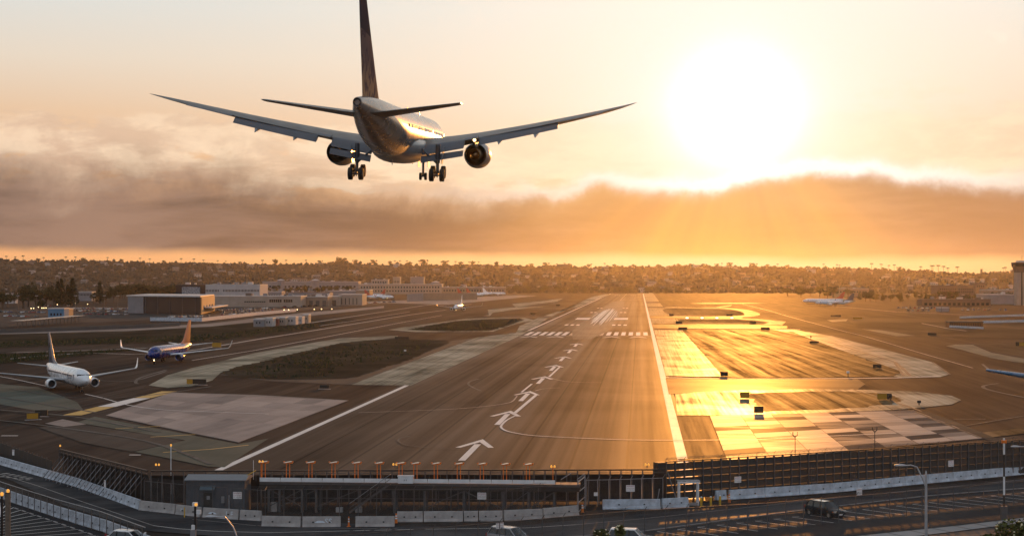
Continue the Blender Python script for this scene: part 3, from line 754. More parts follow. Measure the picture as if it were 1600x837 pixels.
def big_jet():
    """twin-aisle twin-jet on final approach, gear and flaps down"""
    t = thing('landing_airliner', 'large twin-engine airliner in the sky with wheels and flaps down, seen from behind', 'airliner')
    Y0 = 35.0                                   # station of the origin
    st = [(0, -.55, .05, .05), (.35, -.5, .75, .72), (1.0, -.4, 1.25, 1.25), (2.2, -.2, 1.85, 1.95), (4, -.05, 2.3, 2.5), (6.5, 0, 2.5, 2.7),
          (15, 0, 2.515, 2.705), (30, 0, 2.515, 2.705), (40.5, 0, 2.515, 2.705), (44, .2, 2.42, 2.52), (47.5, .52, 2.2, 2.24), (51, .92, 1.86, 1.88),
          (54, 1.25, 1.5, 1.52), (56.5, 1.5, 1.16, 1.2), (58.6, 1.68, .82, .88), (60.2, 1.82, .56, .62), (61.1, 1.88, .42, .47)]
    def Y(s): return Y0 - s
    body = MB()
    rings = []
    n = 40
    for s_, zc, a, b in st:
        rings.append([Vector((a * math.cos(2 * math.pi * k / n), Y(s_), zc + b * math.sin(2 * math.pi * k / n))) for k in range(n)])
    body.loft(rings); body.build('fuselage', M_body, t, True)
    MB().lathe([(Y(60.8), .40), (Y(61.4), .36), (Y(61.35), .28), (Y(60.6), .26)], (0, 0, 1.88), 'Y', 18, True).build('tail_cone', M_fan, t, True)
    # belly fairing
    MB().loft([[Vector((a * math.cos(2 * math.pi * k / 24), Y(s_), zc + b * math.sin(2 * math.pi * k / 24))) for k in range(24)]
               for s_, zc, a, b in [(19, -1.4, 1.2, 1.0), (21.5, -1.5, 2.5, 1.55), (26, -1.55, 2.95, 1.7), (32, -1.6, 2.95, 1.7), (36, -1.5, 2.4, 1.5), (39.5, -1.4, 1.2, 1.1)]]
              ).build('belly_fairing', M_grey, t, True)
    # cockpit and cabin windows
    for s in (-1, 1):
        for k in range(3):
            a = .35 + .38 * k
            MB().box((s * 1.75 * math.sin(a) * .95, Y(1.7 + .5 * k), .95), (.5, .12, .5), rz=-s * a).build('cockpit_window', M_win, t)
    wm = MB()
    for s in (-1, 1):
        for k in range(66):
            ss = 8 + k * .56
            if ss > 42: continue
            wm.box((s * 2.475, Y(ss), .55), (.06, .26, .38))
    stuff(wm.build('cabin_windows', M_win, t))
    for ss in (7, 19.5):
        for s in (-1, 1): MB().box((s * 2.47, Y(ss), .1), (.1, .95, 1.4)).build('cabin_door', M_grey, t)
    # wings
    for s in (-1, 1):
        def wz(x):                               # flexed up towards the tip
            e = x / 25.9
            return -1.35 + 3.75 * e + 1.1 * e * e
        secs = [(0.0, 19.2, 11.6, .13), (2.5, 20.6, 10.6, .13), (5.4, 22.3, 8.6, .125), (8.2, 23.9, 7.2, .12), (14.0, 27.3, 5.5, .115), (19.5, 30.6, 4.15, .11),
                (22.6, 32.6, 3.3, .105), (24.4, 34.6, 2.1, .10), (25.5, 36.6, .95, .10), (25.95, 37.9, .2, .10)]
        rings = [section(s * x, Y(sl_), wz(x), c, tc * 1.3, R(3.2), 12) for x, sl_, c, tc in dense(secs)]
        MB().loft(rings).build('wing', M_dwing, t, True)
        def te(x):
            for a, b in zip(secs, secs[1:]):
                if a[0] <= x <= b[0]:
                    f = (x - a[0]) / (b[0] - a[0]); sl_ = a[1] + (b[1] - a[1]) * f; c = a[2] + (b[2] - a[2]) * f
                    return sl_ + c
        # extended flaps, drooped ailerons, slats
        for x0, x1, c0, c1, tw, nm in ((2.75, 7.3, 2.5, 2.2, R(27), 'flap'), (8.9, 17.6, 2.0, 1.5, R(27), 'flap'), (7.4, 8.8, 1.7, 1.6, R(9), 'aileron'), (17.8, 22.4, 1.2, .95, R(8), 'aileron')):
            r_ = []
            for i in range(13):
                x = x0 + (x1 - x0) * i / 12; c = c0 + (c1 - c0) * i / 12
                dz = -.34 if nm == 'flap' else -.16
                r_.append(section(s * x, Y(te(x) - .35), wz(x) + dz, c, .13, tw))
            MB().loft(r_).build(nm, M_dgrey, t, True)
            if nm == 'flap' and x0 < 5:                     # second slotted element
                r2 = [section(s * (x0 + (x1 - x0) * i / 3), Y(te(x0 + (x1 - x0) * i / 3) + (c0 + (c1 - c0) * i / 3) * .72), wz(x0 + (x1 - x0) * i / 3) - .72 - c0 * .33, (c0 + (c1 - c0) * i / 3) * .45, .13, R(42)) for i in range(4)]
                MB().loft(r2).build(nm, M_dgrey, t, True)
        for x in (5.0, 11.2, 15.2):              # flap track fairings
            y0 = te(x)
            MB().tube([(s * x, Y(y0 - 3.2), wz(x) - .45), (s * x, Y(y0 - 1.4), wz(x) - .75), (s * x, Y(y0 + .5), wz(x) - 1.05), (s * x, Y(y0 + 1.7), wz(x) - 1.5)], [.12, .34, .28, .05], 8).build('flap_fairing', M_grey, t, True)
        # engine
        ex, ez, e0 = s * 7.95, -2.05, 19.0
        en = MB().lathe([(Y(e0 + .9), 1.12), (Y(e0 + .25), 1.18), (Y(e0), 1.27), (Y(e0 + .12), 1.38), (Y(e0 + 1.0), 1.50), (Y(e0 + 2.5), 1.53), (Y(e0 + 4.2), 1.42), (Y(e0 + 5.3), 1.24), (Y(e0 + 5.2), 1.17), (Y(e0 + 3.6), 1.2)], (ex, 0, ez), 'Y', 36)
        eng = en.build('engine', M_wing, t, True)
        MB().lathe([(Y(e0 + .9), .25), (Y(e0 + .95), 1.12)], (ex, 0, ez), 'Y', 30).build('fan', M_fan, eng)
        MB().lathe([(Y(e0 + 3.7), 1.19), (Y(e0 + 3.8), .72)], (ex, 0, ez), 'Y', 30).build('bypass_duct', M_hot, eng)
        MB().lathe([(Y(e0 + 3.8), .86), (Y(e0 + 5.2), .80), (Y(e0 + 6.6), .60), (Y(e0 + 6.5), .54), (Y(e0 + 5.6), .54)], (ex, 0, ez), 'Y', 30).build('core_nozzle', M_hot, eng, True)
        MB().lathe([(Y(e0 + 5.6), .50), (Y(e0 + 6.6), .36), (Y(e0 + 7.4), .05)], (ex, 0, ez), 'Y', 20, True).build('exhaust_cone', M_hot, eng, True)
        pl = MB()
        pl.loft([[Vector((ex + a * wd, Y(ss), zz)) for a, zz in ((-1, z0), (1, z0), (1, z1), (-1, z1))] for ss, wd, z0, z1 in
                 [(e0 + 1.2, .08, ez + 1.35, ez + 1.5), (e0 + 3, .2, ez + 1.1, ez + 1.95), (e0 + 5, .24, ez + .8, ez + 2.1), (e0 + 7.2, .2, ez + .75, ez + 2.1), (e0 + 9.2, .08, ez + 1.7, ez + 2.0)]])
        pl.build('pylon', M_grey, eng)
        # main gear, bogie tilted tail-down
        gx, gs, zb = s * 4.42 + .15, 33.2, -4.35
        g = MB()
        g.tube([(gx, Y(gs), -1.2), (gx, Y(gs), -3.2)], .26, 12); g.tube([(gx, Y(gs), -3.2), (gx, Y(gs), zb)], .17, 12)
        g.tube([(gx, Y(gs - .1), -3.3), (gx - s * 2.0, Y(gs - .2), -1.5)], .12, 8); g.tube([(gx, Y(gs), -3.1), (gx, Y(gs - 2.2), -1.6)], .12, 8)
        ti = R(14); ax = .74
        fw, bk = (Vector((gx, Y(gs) + ax * math.cos(ti), zb + ax * math.sin(ti))), Vector((gx, Y(gs) - ax * math.cos(ti), zb - ax * math.sin(ti))))
        g.bar(fw, bk, .26, .3)
        for p in (fw, bk): g.tube([p + Vector((-.62, 0, 0)), p + Vector((.62, 0, 0))], .1, 8)
        g.tube([(gx - s * .1, Y(gs + .3), -3.4), (gx - s * .05, Y(gs + .62), -4.2), (gx, Y(gs + .2), -4.75)], .07, 6)
        gear = g.build('main_gear', M_steel, t, True)
        MB().box((gx + s * .55, Y(gs), -2.35), (.06, 1.5, 1.9), ry=s * R(6)).build('gear_door', M_grey, t)
        for p in (fw, bk):
            for o in (-.57, .57): wheel('wheel', gear, p + Vector((o, 0, 0)), .69, .50)
        # tailplane and glowing wing spots
        rs = [section(s * x, Y(sl_), .95 + x * .12, c, .10) for x, sl_, c in dense([(0.4, 51.2, 6.8), (1.6, 52.0, 6.2), (5.5, 54.6, 4.3), (9.1, 57.0, 2.5), (9.35, 57.5, 1.8)])]
        MB().loft(rs).build('tailplane', M_dwing, t, True)
        lx = 4.35 if s < 0 else 8.35
        MB().lathe([(-.16, .02), (-.1, .14), (0, .17), (.1, .14), (.16, .02)], (s * lx, Y(te(lx) - .2), wz(lx) - (1.75 if s < 0 else .55)), 'Z', 10, True).build('wing_glow_spot', M_lamp, t)  # small glowing spot near the trailing edge, set differently on each side
    # tail fin
    fs_ = [(2.2, 46.0, 12.4), (2.75, 48.0, 10.2), (4.5, 49.8, 8.9), (8.0, 53.2, 6.8), (11.6, 56.6, 4.5), (12.0, 57.2, 3.8)]
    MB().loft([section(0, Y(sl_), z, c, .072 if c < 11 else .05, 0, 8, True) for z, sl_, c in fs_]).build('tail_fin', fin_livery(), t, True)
    # nose gear
    g = MB(); g.tube([(0, Y(7), -2), (0, Y(7), -4.55)], .15, 10); g.tube([(-.42, Y(7), -4.55), (.42, Y(7), -4.55)], .08, 8); g.tube([(0, Y(7), -3.4), (0, Y(5), -2.2)], .08, 8)
    ng = g.build('nose_gear', M_steel, t, True)
    for o in (-.32, .32): wheel('wheel', ng, Vector((o, Y(7), -4.55)), .47, .3)
    for s in (-1, 1): MB().box((s * .6, Y(6.4), -2.9), (.05, 2.0, 1.0)).build('gear_door', M_grey, t)
    # blade aerials and drain masts
    for ss, z, h in ((12, 2.7, .45), (24, 2.7, .4), (18, -2.7, -.4), (36, -3.0, -.45), (45, -2.1, -.4)):
        MB().bar((0, Y(ss), z), (0, Y(ss + .3), z + h), .06, .35, (0, 1, 0)).build('aerial', M_grey, t)
    return t

t = big_jet()
# origin station 35 sits at depth ~181
t.location = (-27.05, 180.6, 41.35); t.scale = (1.025,) * 3
t.rotation_euler = (R(3.2), R(1.4), R(1.05))

def narrow_jet(name, label, loc, heading, fus=M_white, fin=M_white, winglet=M_white, belly=None, length=39.5, span=34.3, detail=True,
               stripes=(), lamp=False, text=None, group=None, eng=M_white, wingm=M_grey, scale=1.0, has_winglet=True, thick=1.0):
    """single-aisle jet on the ground; origin under the wing on the ground, nose along +y"""
    t = thing(name, label, 'airliner', loc, heading, group)
    Y0 = length * .5; k = length / 39.5; zc0 = 3.35
    def Y(s): return Y0 - s * k
    st = [(0, -.45, .05, .05), (.3, -.42, .5, .48), (.9, -.32, .95, .92), (1.9, -.15, 1.4, 1.42), (3.4, -.02, 1.75, 1.85), (5.2, 0, 1.88, 2.0), (14, 0, 1.88, 2.0),
          (27, 0, 1.88, 2.0), (29.5, .15, 1.8, 1.86), (32.5, .5, 1.5, 1.52), (35, .85, 1.1, 1.14), (37.3, 1.15, .65, .72), (39, 1.35, .28, .34), (39.5, 1.38, .15, .2)]
    n = 28
    b = MB(); rings = [[Vector((a * math.cos(2 * math.pi * q / n), Y(s_), zc0 + zc + h * math.sin(2 * math.pi * q / n))) for q in range(n)] for s_, zc, a, h in st]
    b.loft(rings)
    mats = [fus, belly or fus] + [m for m, _, _ in stripes]
    # paint: belly below a line, tail bands
    idx = 0; b.mi = []
    for f in b.f:
        c = sum((Vector(b.v[i]) for i in f), Vector()) / len(f); ss = (Y0 - c.y) / k
        m = 1 if (belly and c.z < zc0 - .75 + max(0, ss - 27) * .12) else 0
        for j, (_, s0, s1) in enumerate(stripes):
            if s0 <= ss + (c.z - zc0) * .8 < s1: m = 2 + j
        b.mi.append(m)
    b.build('fuselage', mats, t, True)
    if detail:
        for s in (-1, 1):
            for q, (a, ss) in enumerate(((.22, 1.45), (.62, 1.75), (1.0, 2.35))):
                MB().box((s * 1.36 * math.sin(a) * 1.1, Y(ss) + .02, zc0 + .72), (.62, .16, .42), rz=-s * (a * .9), rx=R(-32) * (1 - q * .3)).build('cockpit_window', M_win, t)
        wmb = MB()
        for s in (-1, 1):
            for q in range(46):
                ss = 6.2 + q * .52
                if abs(ss - 16) > .4: wmb.box((s * 1.845, Y(ss), zc0 + .42), (.05, .24, .34))
        stuff(wmb.build('cabin_windows', M_win, t))
        for ss in (4.9, 31.0):
            for s in (-1, 1): MB().box((s * (1.84 if ss < 10 else 1.62), Y(ss), zc0 + .2), (.06, .82, 1.2)).build('cabin_door', M_grey, t)
    hs = span / 2
    for s in (-1, 1):
        def wz(x): return zc0 - 1.15 + .115 * x
        secs = [(0, 12.9, 8.4, .12), (1.9, 14.0, 7.3, .12), (5.6, 16.6, 4.75, .115), (11, 19.3, 3.2, .11), (hs, 22.4, 1.65, .10)]
        MB().loft([section(s * x, Y(a), wz(x), c * k, tc * thick, R(1.5)) for x, a, c, tc in secs]).build('wing', wingm, t, True)
        if has_winglet:
            MB().loft([section(s * x, Y(a), z, c, .09) for x, a, z, c in [(hs - .05, 22.45, wz(hs), 1.6), (hs + .3, 22.8, wz(hs) + .3, 1.45), (hs + .55, 23.4, wz(hs) + .95, 1.15), (hs + .85, 24.2, wz(hs) + 2.35, .55)]]).build('winglet', winglet, t, True)
        ex, ez, e0 = s * 4.83, 1.72, 12.0
        e = MB().lathe([(Y(e0 + .7), .78), (Y(e0 + .2), .82), (Y(e0), .9), (Y(e0 + .1), .99), (Y(e0 + .8), 1.08), (Y(e0 + 2.2), 1.08), (Y(e0 + 3.4), .92), (Y(e0 + 3.3), .85), (Y(e0 + 2.5), .85)], (ex, 0, ez), 'Y', 24)
        en = e.build('engine', eng, t, True)
        MB().lathe([(Y(e0 + .02), .875), (Y(e0 - .03), .92), (Y(e0 + .05), .97)], (ex, 0, ez), 'Y', 24).build('inlet_lip', M_lip, en, True)
        MB().lathe([(Y(e0 + .7), .02), (Y(e0 + .75), .82)], (ex, 0, ez), 'Y', 20).build('fan', M_fan, en)
        MB().lathe([(Y(e0 + 2.5), .6), (Y(e0 + 3.4), .55), (Y(e0 + 4.4), .38), (Y(e0 + 4.4), .1)], (ex, 0, ez), 'Y', 18).build('exhaust_nozzle', M_hot, en, True)
        MB().loft([[Vector((ex + a * wd, Y(ss), zz)) for a, zz in ((-1, z0), (1, z0), (1, z1), (-1, z1))] for ss, wd, z0, z1 in
                   [(e0 + 1.0, .06, ez + .95, ez + 1.05), (e0 + 2.6, .16, ez + .8, ez + 1.2), (e0 + 5.2, .16, ez + .7, ez + 1.15), (e0 + 6.4, .05, ez + .95, ez + 1.1)]]).build('pylon', wingm, en)
        g = MB(); gx, gs = s * 2.86, 20.6 
        g.tube([(gx, Y(gs), 2.2), (gx, Y(gs), .56)], .13, 8); g.tube([(gx, Y(gs), 1.3), (gx - s * 1.2, Y(gs), 2.1)], .08, 6); g.tube([(gx - .45, Y(gs), .56), (gx + .45, Y(gs), .56)], .09, 8)
        mg = g.build('main_gear', M_steel, t, True)
        for o in (-.42, .42): wheel('wheel', mg, Vector((gx + o, Y(gs), .56)), .56, .36)
        MB().loft([section(s * x, Y(a), zc0 + 1.0 + x * .12, c, .10) for x, a, c in [(.3, 33.6, 4.6), (1.2, 34.3, 4.0), (7.15, 38.2, 1.4)]]).build('tailplane', wingm, t, True)
    MB().loft([section(0, Y(a), z, c, .085 if c < 8 else .05, 0, 8, True) for z, a, c in [(zc0 + 1.7, 27.5, 10.6), (zc0 + 2.5, 30.6, 7.4), (zc0 + 3.2, 31.7, 6.4), (zc0 + 8.9, 36.6, 2.5), (zc0 + 9.15, 37.1, 1.9)]]).build('tail_fin', fin, t, True)
    g = MB(); g.tube([(0, Y(4.2), 1.6), (0, Y(4.2), .36)], .1, 8); g.tube([(-.3, Y(4.2), .36), (.3, Y(4.2), .36)], .07, 8)
    ng = g.build('nose_gear', M_steel, t, True)
    for o in (-.22, .22): wheel('wheel', ng, Vector((o, Y(4.2), .36)), .36, .22)
    if lamp: MB().lathe([(Y(4.0) - .1, .03), (Y(4.0), .17), (Y(4.0) + .12, .15), (Y(4.0) + .15, .03)], (0, 0, 1.15), 'Y', 12, True).build('taxi_or_glint_lamp', M_lamp, t)  # on the distant white jet this lamp stands for a sun glint
    if text:
        body, size, ss, ang, m = text
        for s in (-1, 1): wrap_text(body, size, -Y(ss), 1.88, 2.0, zc0, R(ang), s, 'lettering', m, t)
    if scale != 1.0: t.scale = (scale,) * 3
    return t

def hd(dx, dy): return math.atan2(-dx, dy)
# white jet with the dark teal fin, about to line up
narrow_jet('taxiing_airliner', 'white airliner with dark teal tail fin, nearest the left edge, nose towards the camera', (-132.4, 372.9, 0), hd(.525, -.851), length=42.1,
           fin=M_teal, winglet=M_white, text=("Alaska", 1.9, 8.6, 8, M_text))
narrow_jet('taxiing_airliner', 'blue airliner with orange tail fin taxiing behind the white one', (-144.0, 499.0, 0), hd(-.06, -.998), fus=M_blue,
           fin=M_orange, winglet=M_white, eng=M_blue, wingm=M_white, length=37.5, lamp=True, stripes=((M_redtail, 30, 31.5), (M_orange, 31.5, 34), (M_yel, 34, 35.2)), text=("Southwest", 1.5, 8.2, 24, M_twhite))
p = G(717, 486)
narrow_jet('taxiing_airliner', 'distant white airliner with lamp lit, coming head-on down the far taxiway', (p.x, p.y, 0), hd(-.03, -1), fin=M_white, lamp=True, scale=1.06)  # its lit lamp is added in place of a sun glint
p = G(1305, 477.5)
narrow_jet('parked_airliner', 'white airliner with grey-blue fin side-on before the right tree line, nearer of two', (p.x, p.y, 0), hd(-1, -.12), fin=M_navy, winglet=M_navy)
p = G(1288, 474.2)
narrow_jet('parked_airliner', 'pale airliner side-on at right, mostly hidden behind the nearer white one', (p.x, p.y, 0), hd(-1, -.08), fin=M_redtail, has_winglet=False, length=47)
for i, (px, py, h, fn_, fu, lab) in enumerate((
        (733, 463.5, (1, .45), M_redtail, M_white, 'red-tailed airliner at the far gates, left of the adjoining pair'),
        (746, 462.3, (1, .5), M_redtail, M_white, 'red-tailed airliner at the far gates, right of the adjoining pair'),
        (772, 461.5, (1, .1), M_white, M_white, 'all-white airliner parked beyond the two red tails'),
        (592, 467.5, (1, .1), M_redtail, M_white, 'red-tailed white airliner by itself beside the beige hangar row'),
        (583, 464.8, (-1, .2), M_redtail, M_white, 'white airliner partly hidden behind the lone red-tailed one'),
        (425, 464.5, (-1, .05), M_navy, M_white, 'white airliner with navy fin behind the long beige building'))):
    p = G(px, py)
    narrow_jet('parked_airliner', lab, (p.x, p.y, 0), hd(*h), fus=fu, fin=fn_, winglet=fn_, detail=False)
# the jet whose wing tip reaches into the picture at the right edge
narrow_jet('parked_airliner', 'airliner off the right edge, only its blue-sided wing tip in view', (96.2, 363.5, 0), hd(-.25, -.97),
           wingm=mat('wing_blue_shade', (.05, .15, .27), .3, 0, .08, .5, coat=.4), has_winglet=False, scale=1.25, thick=2.6)  # blue of the shaded, sky-lit front put into the wing colour

# ------------------------------------------------------------------ foreground: fences, barriers, approach lights
M_bconc = mat('barrier_grey_concrete', (.36, .33, .31), .75, 0, .22, 1.2, .3, .3)
M_bwhite = mat('barrier_pale_paint', (.44, .48, .53), .65, 0, .30, 1.3, .3, .2)
M_dfence = mat('deflector_dark_steel', (.045, .036, .030), .62, .2, .3, 1.5, .4, .2)
M_dpost = mat('fence_post_steel', (.11, .10, .095), .6, .3, .2, 2, .4)
M_galv = mat('galvanised_steel', (.30, .30, .31), .45, .6, .15, 2, .5)
M_black = mat('black_paint', (.015, .015, .016), .5, 0, .15, 3, .4)
M_orange_p = mat('orange_safety_paint', (.70, .17, .02), .5, 0, .12, 3, .4)
M_yellow_p = mat('yellow_safety_paint', (.62, .36, .03), .5, 0, .12, 3, .4)
M_wpanel = mat('white_panel_paint', (.70, .70, .70), .45, 0, .08, 1.5, .4)
M_plate = mat('polished_light_plate', (.85, .80, .70), .48, .7, .05, 2, .6)
M_sign = mat('white_sign_face', (.78, .75, .73), .5, 0, .04, 3, .4)
M_signred = mat('sign_red_print', (.30, .03, .03), .6, 0, .05, 3, .3)
M_shed = mat('shed_grey_paint', (.085, .088, .095), .6, 0, .18, 1.5, .4, .2)
M_shedroof = mat('shed_roof_sheet', (.20, .20, .21), .5, .3, .15, 1.5, .5)
M_wood = mat('weathered_wood', (.16, .12, .09), .8, 0, .3, 3, .3, .3)
M_graf = mat('graffiti_pale_paint', (.62, .68, .74), .6, 0, .1, 4, .3)
M_lamphead = mat('lamp_head_grey', (.42, .42, .43), .4, .4, .1, 3, .5)

def mesh_wire():
    m = bpy.data.materials.new('chain_link_wire'); m.use_nodes = True; nt = m.node_tree
    b = nt.nodes['Principled BSDF']; b.inputs['Base Color'].default_value = (.16, .155, .15, 1); b.inputs['Roughness'].default_value = .6
    t = nt.nodes.new('ShaderNodeTexCoord')
    s = nt.nodes.new('ShaderNodeSeparateXYZ'); nt.links.new(t.outputs['UV'], s.inputs[0])
    u, v = S(nt, s.outputs[0]), S(nt, s.outputs[1])
    def lines(q): return ((q._m('FRACT') - .5)._m('ABSOLUTE')).sm(.44, .49)
    a = lines((u + v) * 9.0)._m('MAXIMUM', lines((u - v) * 9.0 + 200.0))
    tr = nt.nodes.new('ShaderNodeBsdfTransparent'); mx = nt.nodes.new('ShaderNodeMixShader')
    nt.links.new((a * .9).k, mx.inputs[0]); nt.links.new(tr.outputs[0], mx.inputs[1]); nt.links.new(b.outputs[0], mx.inputs[2])
    nt.links.new(mx.outputs[0], nt.nodes['Material Output'].inputs[0])
    return m
M_mesh = mesh_wire()
def wire_panel(pts, z0, z1, parent):
    """the wire netting of a fence, one sheet along a path"""
    vs, fs, uv = [], [], []; d = 0
    for i, p in enumerate(pts):
        if i: d += (Vector(p) - Vector(pts[i - 1])).length
        vs += [(p[0], p[1], z0), (p[0], p[1], z1)]; uv += [(d, z0), (d, z1)]
        if i: fs.append((2 * i - 2, 2 * i, 2 * i + 1, 2 * i - 1))
    me = bpy.data.meshes.new('wire_netting'); me.from_pydata(vs, [], fs); me.materials.append(M_mesh)
    l = me.uv_layers.new(name='uv')
    for lp in me.loops: l.data[lp.index].uv = uv[lp.vertex_index]
    return link('wire_netting', me, parent)
def along(pts, step):
    out = []; carry = 0.0
    for a, b in zip(pts, pts[1:]):
        a, b = Vector(a), Vector(b); L = (b - a).length; t = carry
        while t < L:
            out.append((a.lerp(b, t / L), (b - a).normalized())); t += step
        carry = t - L
    return out
def chain_fence(label, pts, h, step, group=None, name='chain_link_fence', arm=True, m=None, barb=True, rail=True):
    m = m or M_dpost; pts = [Vector(p) for p in pts]
    o = pts[0]; t = thing(name, label, 'fence', (o.x, o.y, 0), 0, group)
    q = [p - o for p in pts]
    for p, d in along(q, step):
        b = MB().tube([(p.x, p.y, 0), (p.x, p.y, h)], .045, 6)
        if arm: b.tube([(p.x, p.y, h), (p.x + d.y * .0 + .25, p.y - .2, h + .38)], .03, 5)
        b.build('post', m, t)
    if rail:
        r_ = MB()
        for a, b in zip(q, q[1:]): r_.tube([(a.x, a.y, h - .03), (b.x, b.y, h - .03)], .04, 6)
        r_.build('top_rail', m, t)
    wire_panel(q, .05, h, t)
    if barb:
        for k in range(3):
            w_ = MB()
            for a, b in zip(q, q[1:]):
                w_.tube([(a.x + .08 + .08 * k, a.y - .06 - .07 * k, h + .12 * (k + 1)), (b.x + .08 + .08 * k, b.y - .06 - .07 * k, h + .12 * (k + 1))], .012, 4)
            w_.build('barbed_wire', m, t)
    return t

# ---- concrete barriers
def barrier_mesh(L, h=1.07, base=.6, top=.22, m=None, name='barrier'):
    prof = [(-base / 2, 0), (-base / 2, .1), (-base * .33, .32), (-top / 2, h - .03), (-top / 2 + .03, h), (top / 2 - .03, h), (top / 2, h - .03), (base * .33, .32), (base / 2, .1), (base / 2, 0)]
    b = MB().loft([[Vector((x, a, z)) for a, z in prof] for x in (-L / 2, -L / 2 + .03, L / 2 - .03, L / 2)])
    b.cur = 1
    for x in (-L * .22, L * .22):
        for s in (-1, 1): b.box((x, s * (base * .24 + .02), .52), (.16, .12, .13))
    return b.mesh(name, [m, M_black])
_BM = {}
def barrier(a, b, label, group, m=None, h=1.07, cat='barrier'):
    a, b = Vector(a[:2]), Vector(b[:2]); d = b - a; L = d.length
    key = (round(L, 1), m.name, h)
    if key not in _BM: _BM[key] = barrier_mesh(round(L, 1) - .05, h, m=m)
    c = (a + b) / 2
    o = link('concrete_barrier', _BM[key], None, (c.x, c.y, .035 if m is M_bconc else .032), (0, 0, math.atan2(d.y, d.x)))
    return tag(o, label, cat, group)
# long pale wall of barriers along the slanted fence at the left
pl = [G(-60, 704), G(0, 725.5), G(122, 760.7), G(219, 796)]
n_ = 0
for a, b in zip(pl, pl[1:]):
    k = max(1, round((b - a).length / 4.3))
    for i in range(k):
        p0, p1 = a.lerp(b, i / k), a.lerp(b, (i + 1) / k)
        barrier(p0, p1, '%s pale blue barrier from the left under the dark screen and strut fence' % ORD[n_], 'pale barriers along the left fence', M_bwhite); n_ += 1
# grey barriers across the front
segs = [((219, 797), (275, 803)), ((276, 803.5), (315, 808)), ((318, 808.3), (374, 812)), ((375.5, 812), (409, 814)),
        ((409, 822), (471, 823.3)), ((472, 823.3), (533, 823)), ((555, 823), (617, 822.7)),
        ((620, 815), (661, 814.8)), ((662, 814.8), (723.5, 814.4)), ((724.5, 814.3), (747, 814)), ((748, 814), (785.5, 813.5)), ((787, 813), (847, 810.5)), ((848, 810), (903, 804.5))]
labs = ['grey concrete barrier joining the end of the pale blue barrier wall', 'grey concrete barrier left of the dark shed, beside the yellow marker post', 'grey barrier with pale blue graffiti below the dark shed',
        'short grey barrier right of the graffiti one below the dark shed', 'grey barrier at the left of the front row under the catwalk', 'grey barrier tagged with two curly letters, left of the traffic cone',
        'grey barrier standing alone right of the traffic cone', 'grey barrier in the back row, just below the catwalk stairs', 'long grey barrier below the white cabinet of the catwalk', 'shortest grey barrier, below the warning sign on the fence',
        'grey barrier just right of the shortest one, behind the silver car roof', 'grey barrier second from the hinged gate leaf', 'tilted grey barrier ending at the hinged gate leaf']
GB = []
for (a, b), lb in zip(segs, labs): GB.append(barrier(G(*a), G(*b), lb, 'grey barriers in front of the catwalk', M_bconc))
def graffiti(o, txt, size, dx):
    vs, fs = text_mb(txt, size)
    s = -1
    mb = MB().add([(v.x + dx, -.165 - .10 * (0.62 - (v.y + .55)) , v.y + .55) for v in vs], fs)
    mb.build('graffiti', M_graf, o)
graffiti(GB[5], 'SS', .85, .7); graffiti(GB[2], 'L E', .75, 1.1); graffiti(GB[1], 'N', .6, -.9)
for o, dx in ((GB[5], -.15), (GB[2], -1.0)):
    MB().add([(dx + .55 * math.cos(a) * 1.0, -.165 - .10 * (.62 - (.42 + .25 * math.sin(a))), .42 + .25 * math.sin(a)) for a in [k * math.pi / 6 for k in range(12)]], [tuple(range(12))]).build('graffiti', M_graf, o)
# white barriers right of the gate
barrier(G(941, 795.5), G(1032, 794.5), 'long white barrier under the fence sign, right of the hinged gate leaf', 'white barriers by the gate', M_bwhite)
barrier(G(1034, 794), G(1075, 791.5), 'short white barrier beside the portal frame', 'white barriers by the gate', M_bwhite)
barrier(G(1118, 781), G(1134, 779.5), 'stub of pale barrier behind the third yellow bollard', 'white barriers by the gate', M_bwhite)
pr = [G(1139, 780), G(1300, 769), G(1450, 754.5), G(1600, 740.5), G(1660, 735)]
n_ = 0
for a, b in zip(pr, pr[1:]):
    k = max(1, round((b - a).length / 4.6))
    for i in range(k):
        barrier(a.lerp(b, i / k), a.lerp(b, (i + 1) / k), '%s pale barrier from the left along the foot of the louvred wall' % ORD[n_], 'pale barriers below the louvred wall', M_bwhite); n_ += 1
# barrier line of the lower left fence
pf = [G(-40, 762), G(24, 785.5), G(94, 809), G(165, 830), G(235, 857)]
n_ = 0
for a, b in zip(pf, pf[1:]):
    k = max(1, round((b - a).length / 4.0))
    for i in range(k):
        barrier(a.lerp(b, i / k), a.lerp(b, (i + 1) / k), '%s pale barrier from the left behind the low fence of the parking lot' % ORD[n_], 'pale barriers beside the lower left lot', M_bwhite, 1.15); n_ += 1
ff = [(p.x - .35, p.y - .45) for p in pf]
low = chain_fence('low railed fence with bright top rail along the lower left parking lot', ff, 2.1, 2.0, arm=False, barb=False)
for c in list(low.children):
    if c.name.startswith('top_rail'): c.data.materials[0] = M_galv

# ---- wheel stops in the lots
sm = MB().loft([[Vector((x, a, z)) for a, z in ((-.09, 0), (-.06, .12), (.06, .12), (.09, 0))] for x in (-.55, .55)]).mesh('wheel_stop', M_bconc)
for k, p in enumerate(LOT_STOPS):
    o = link('wheel_stop', sm, None, (p.x, p.y, .03), (0, 0, math.atan2(fdir.y, fdir.x)))
    tag(o, '%s concrete wheel stop from the top in the lower left parking lot' % ORD[k], 'wheel stop', 'wheel stops of the lower left lot')

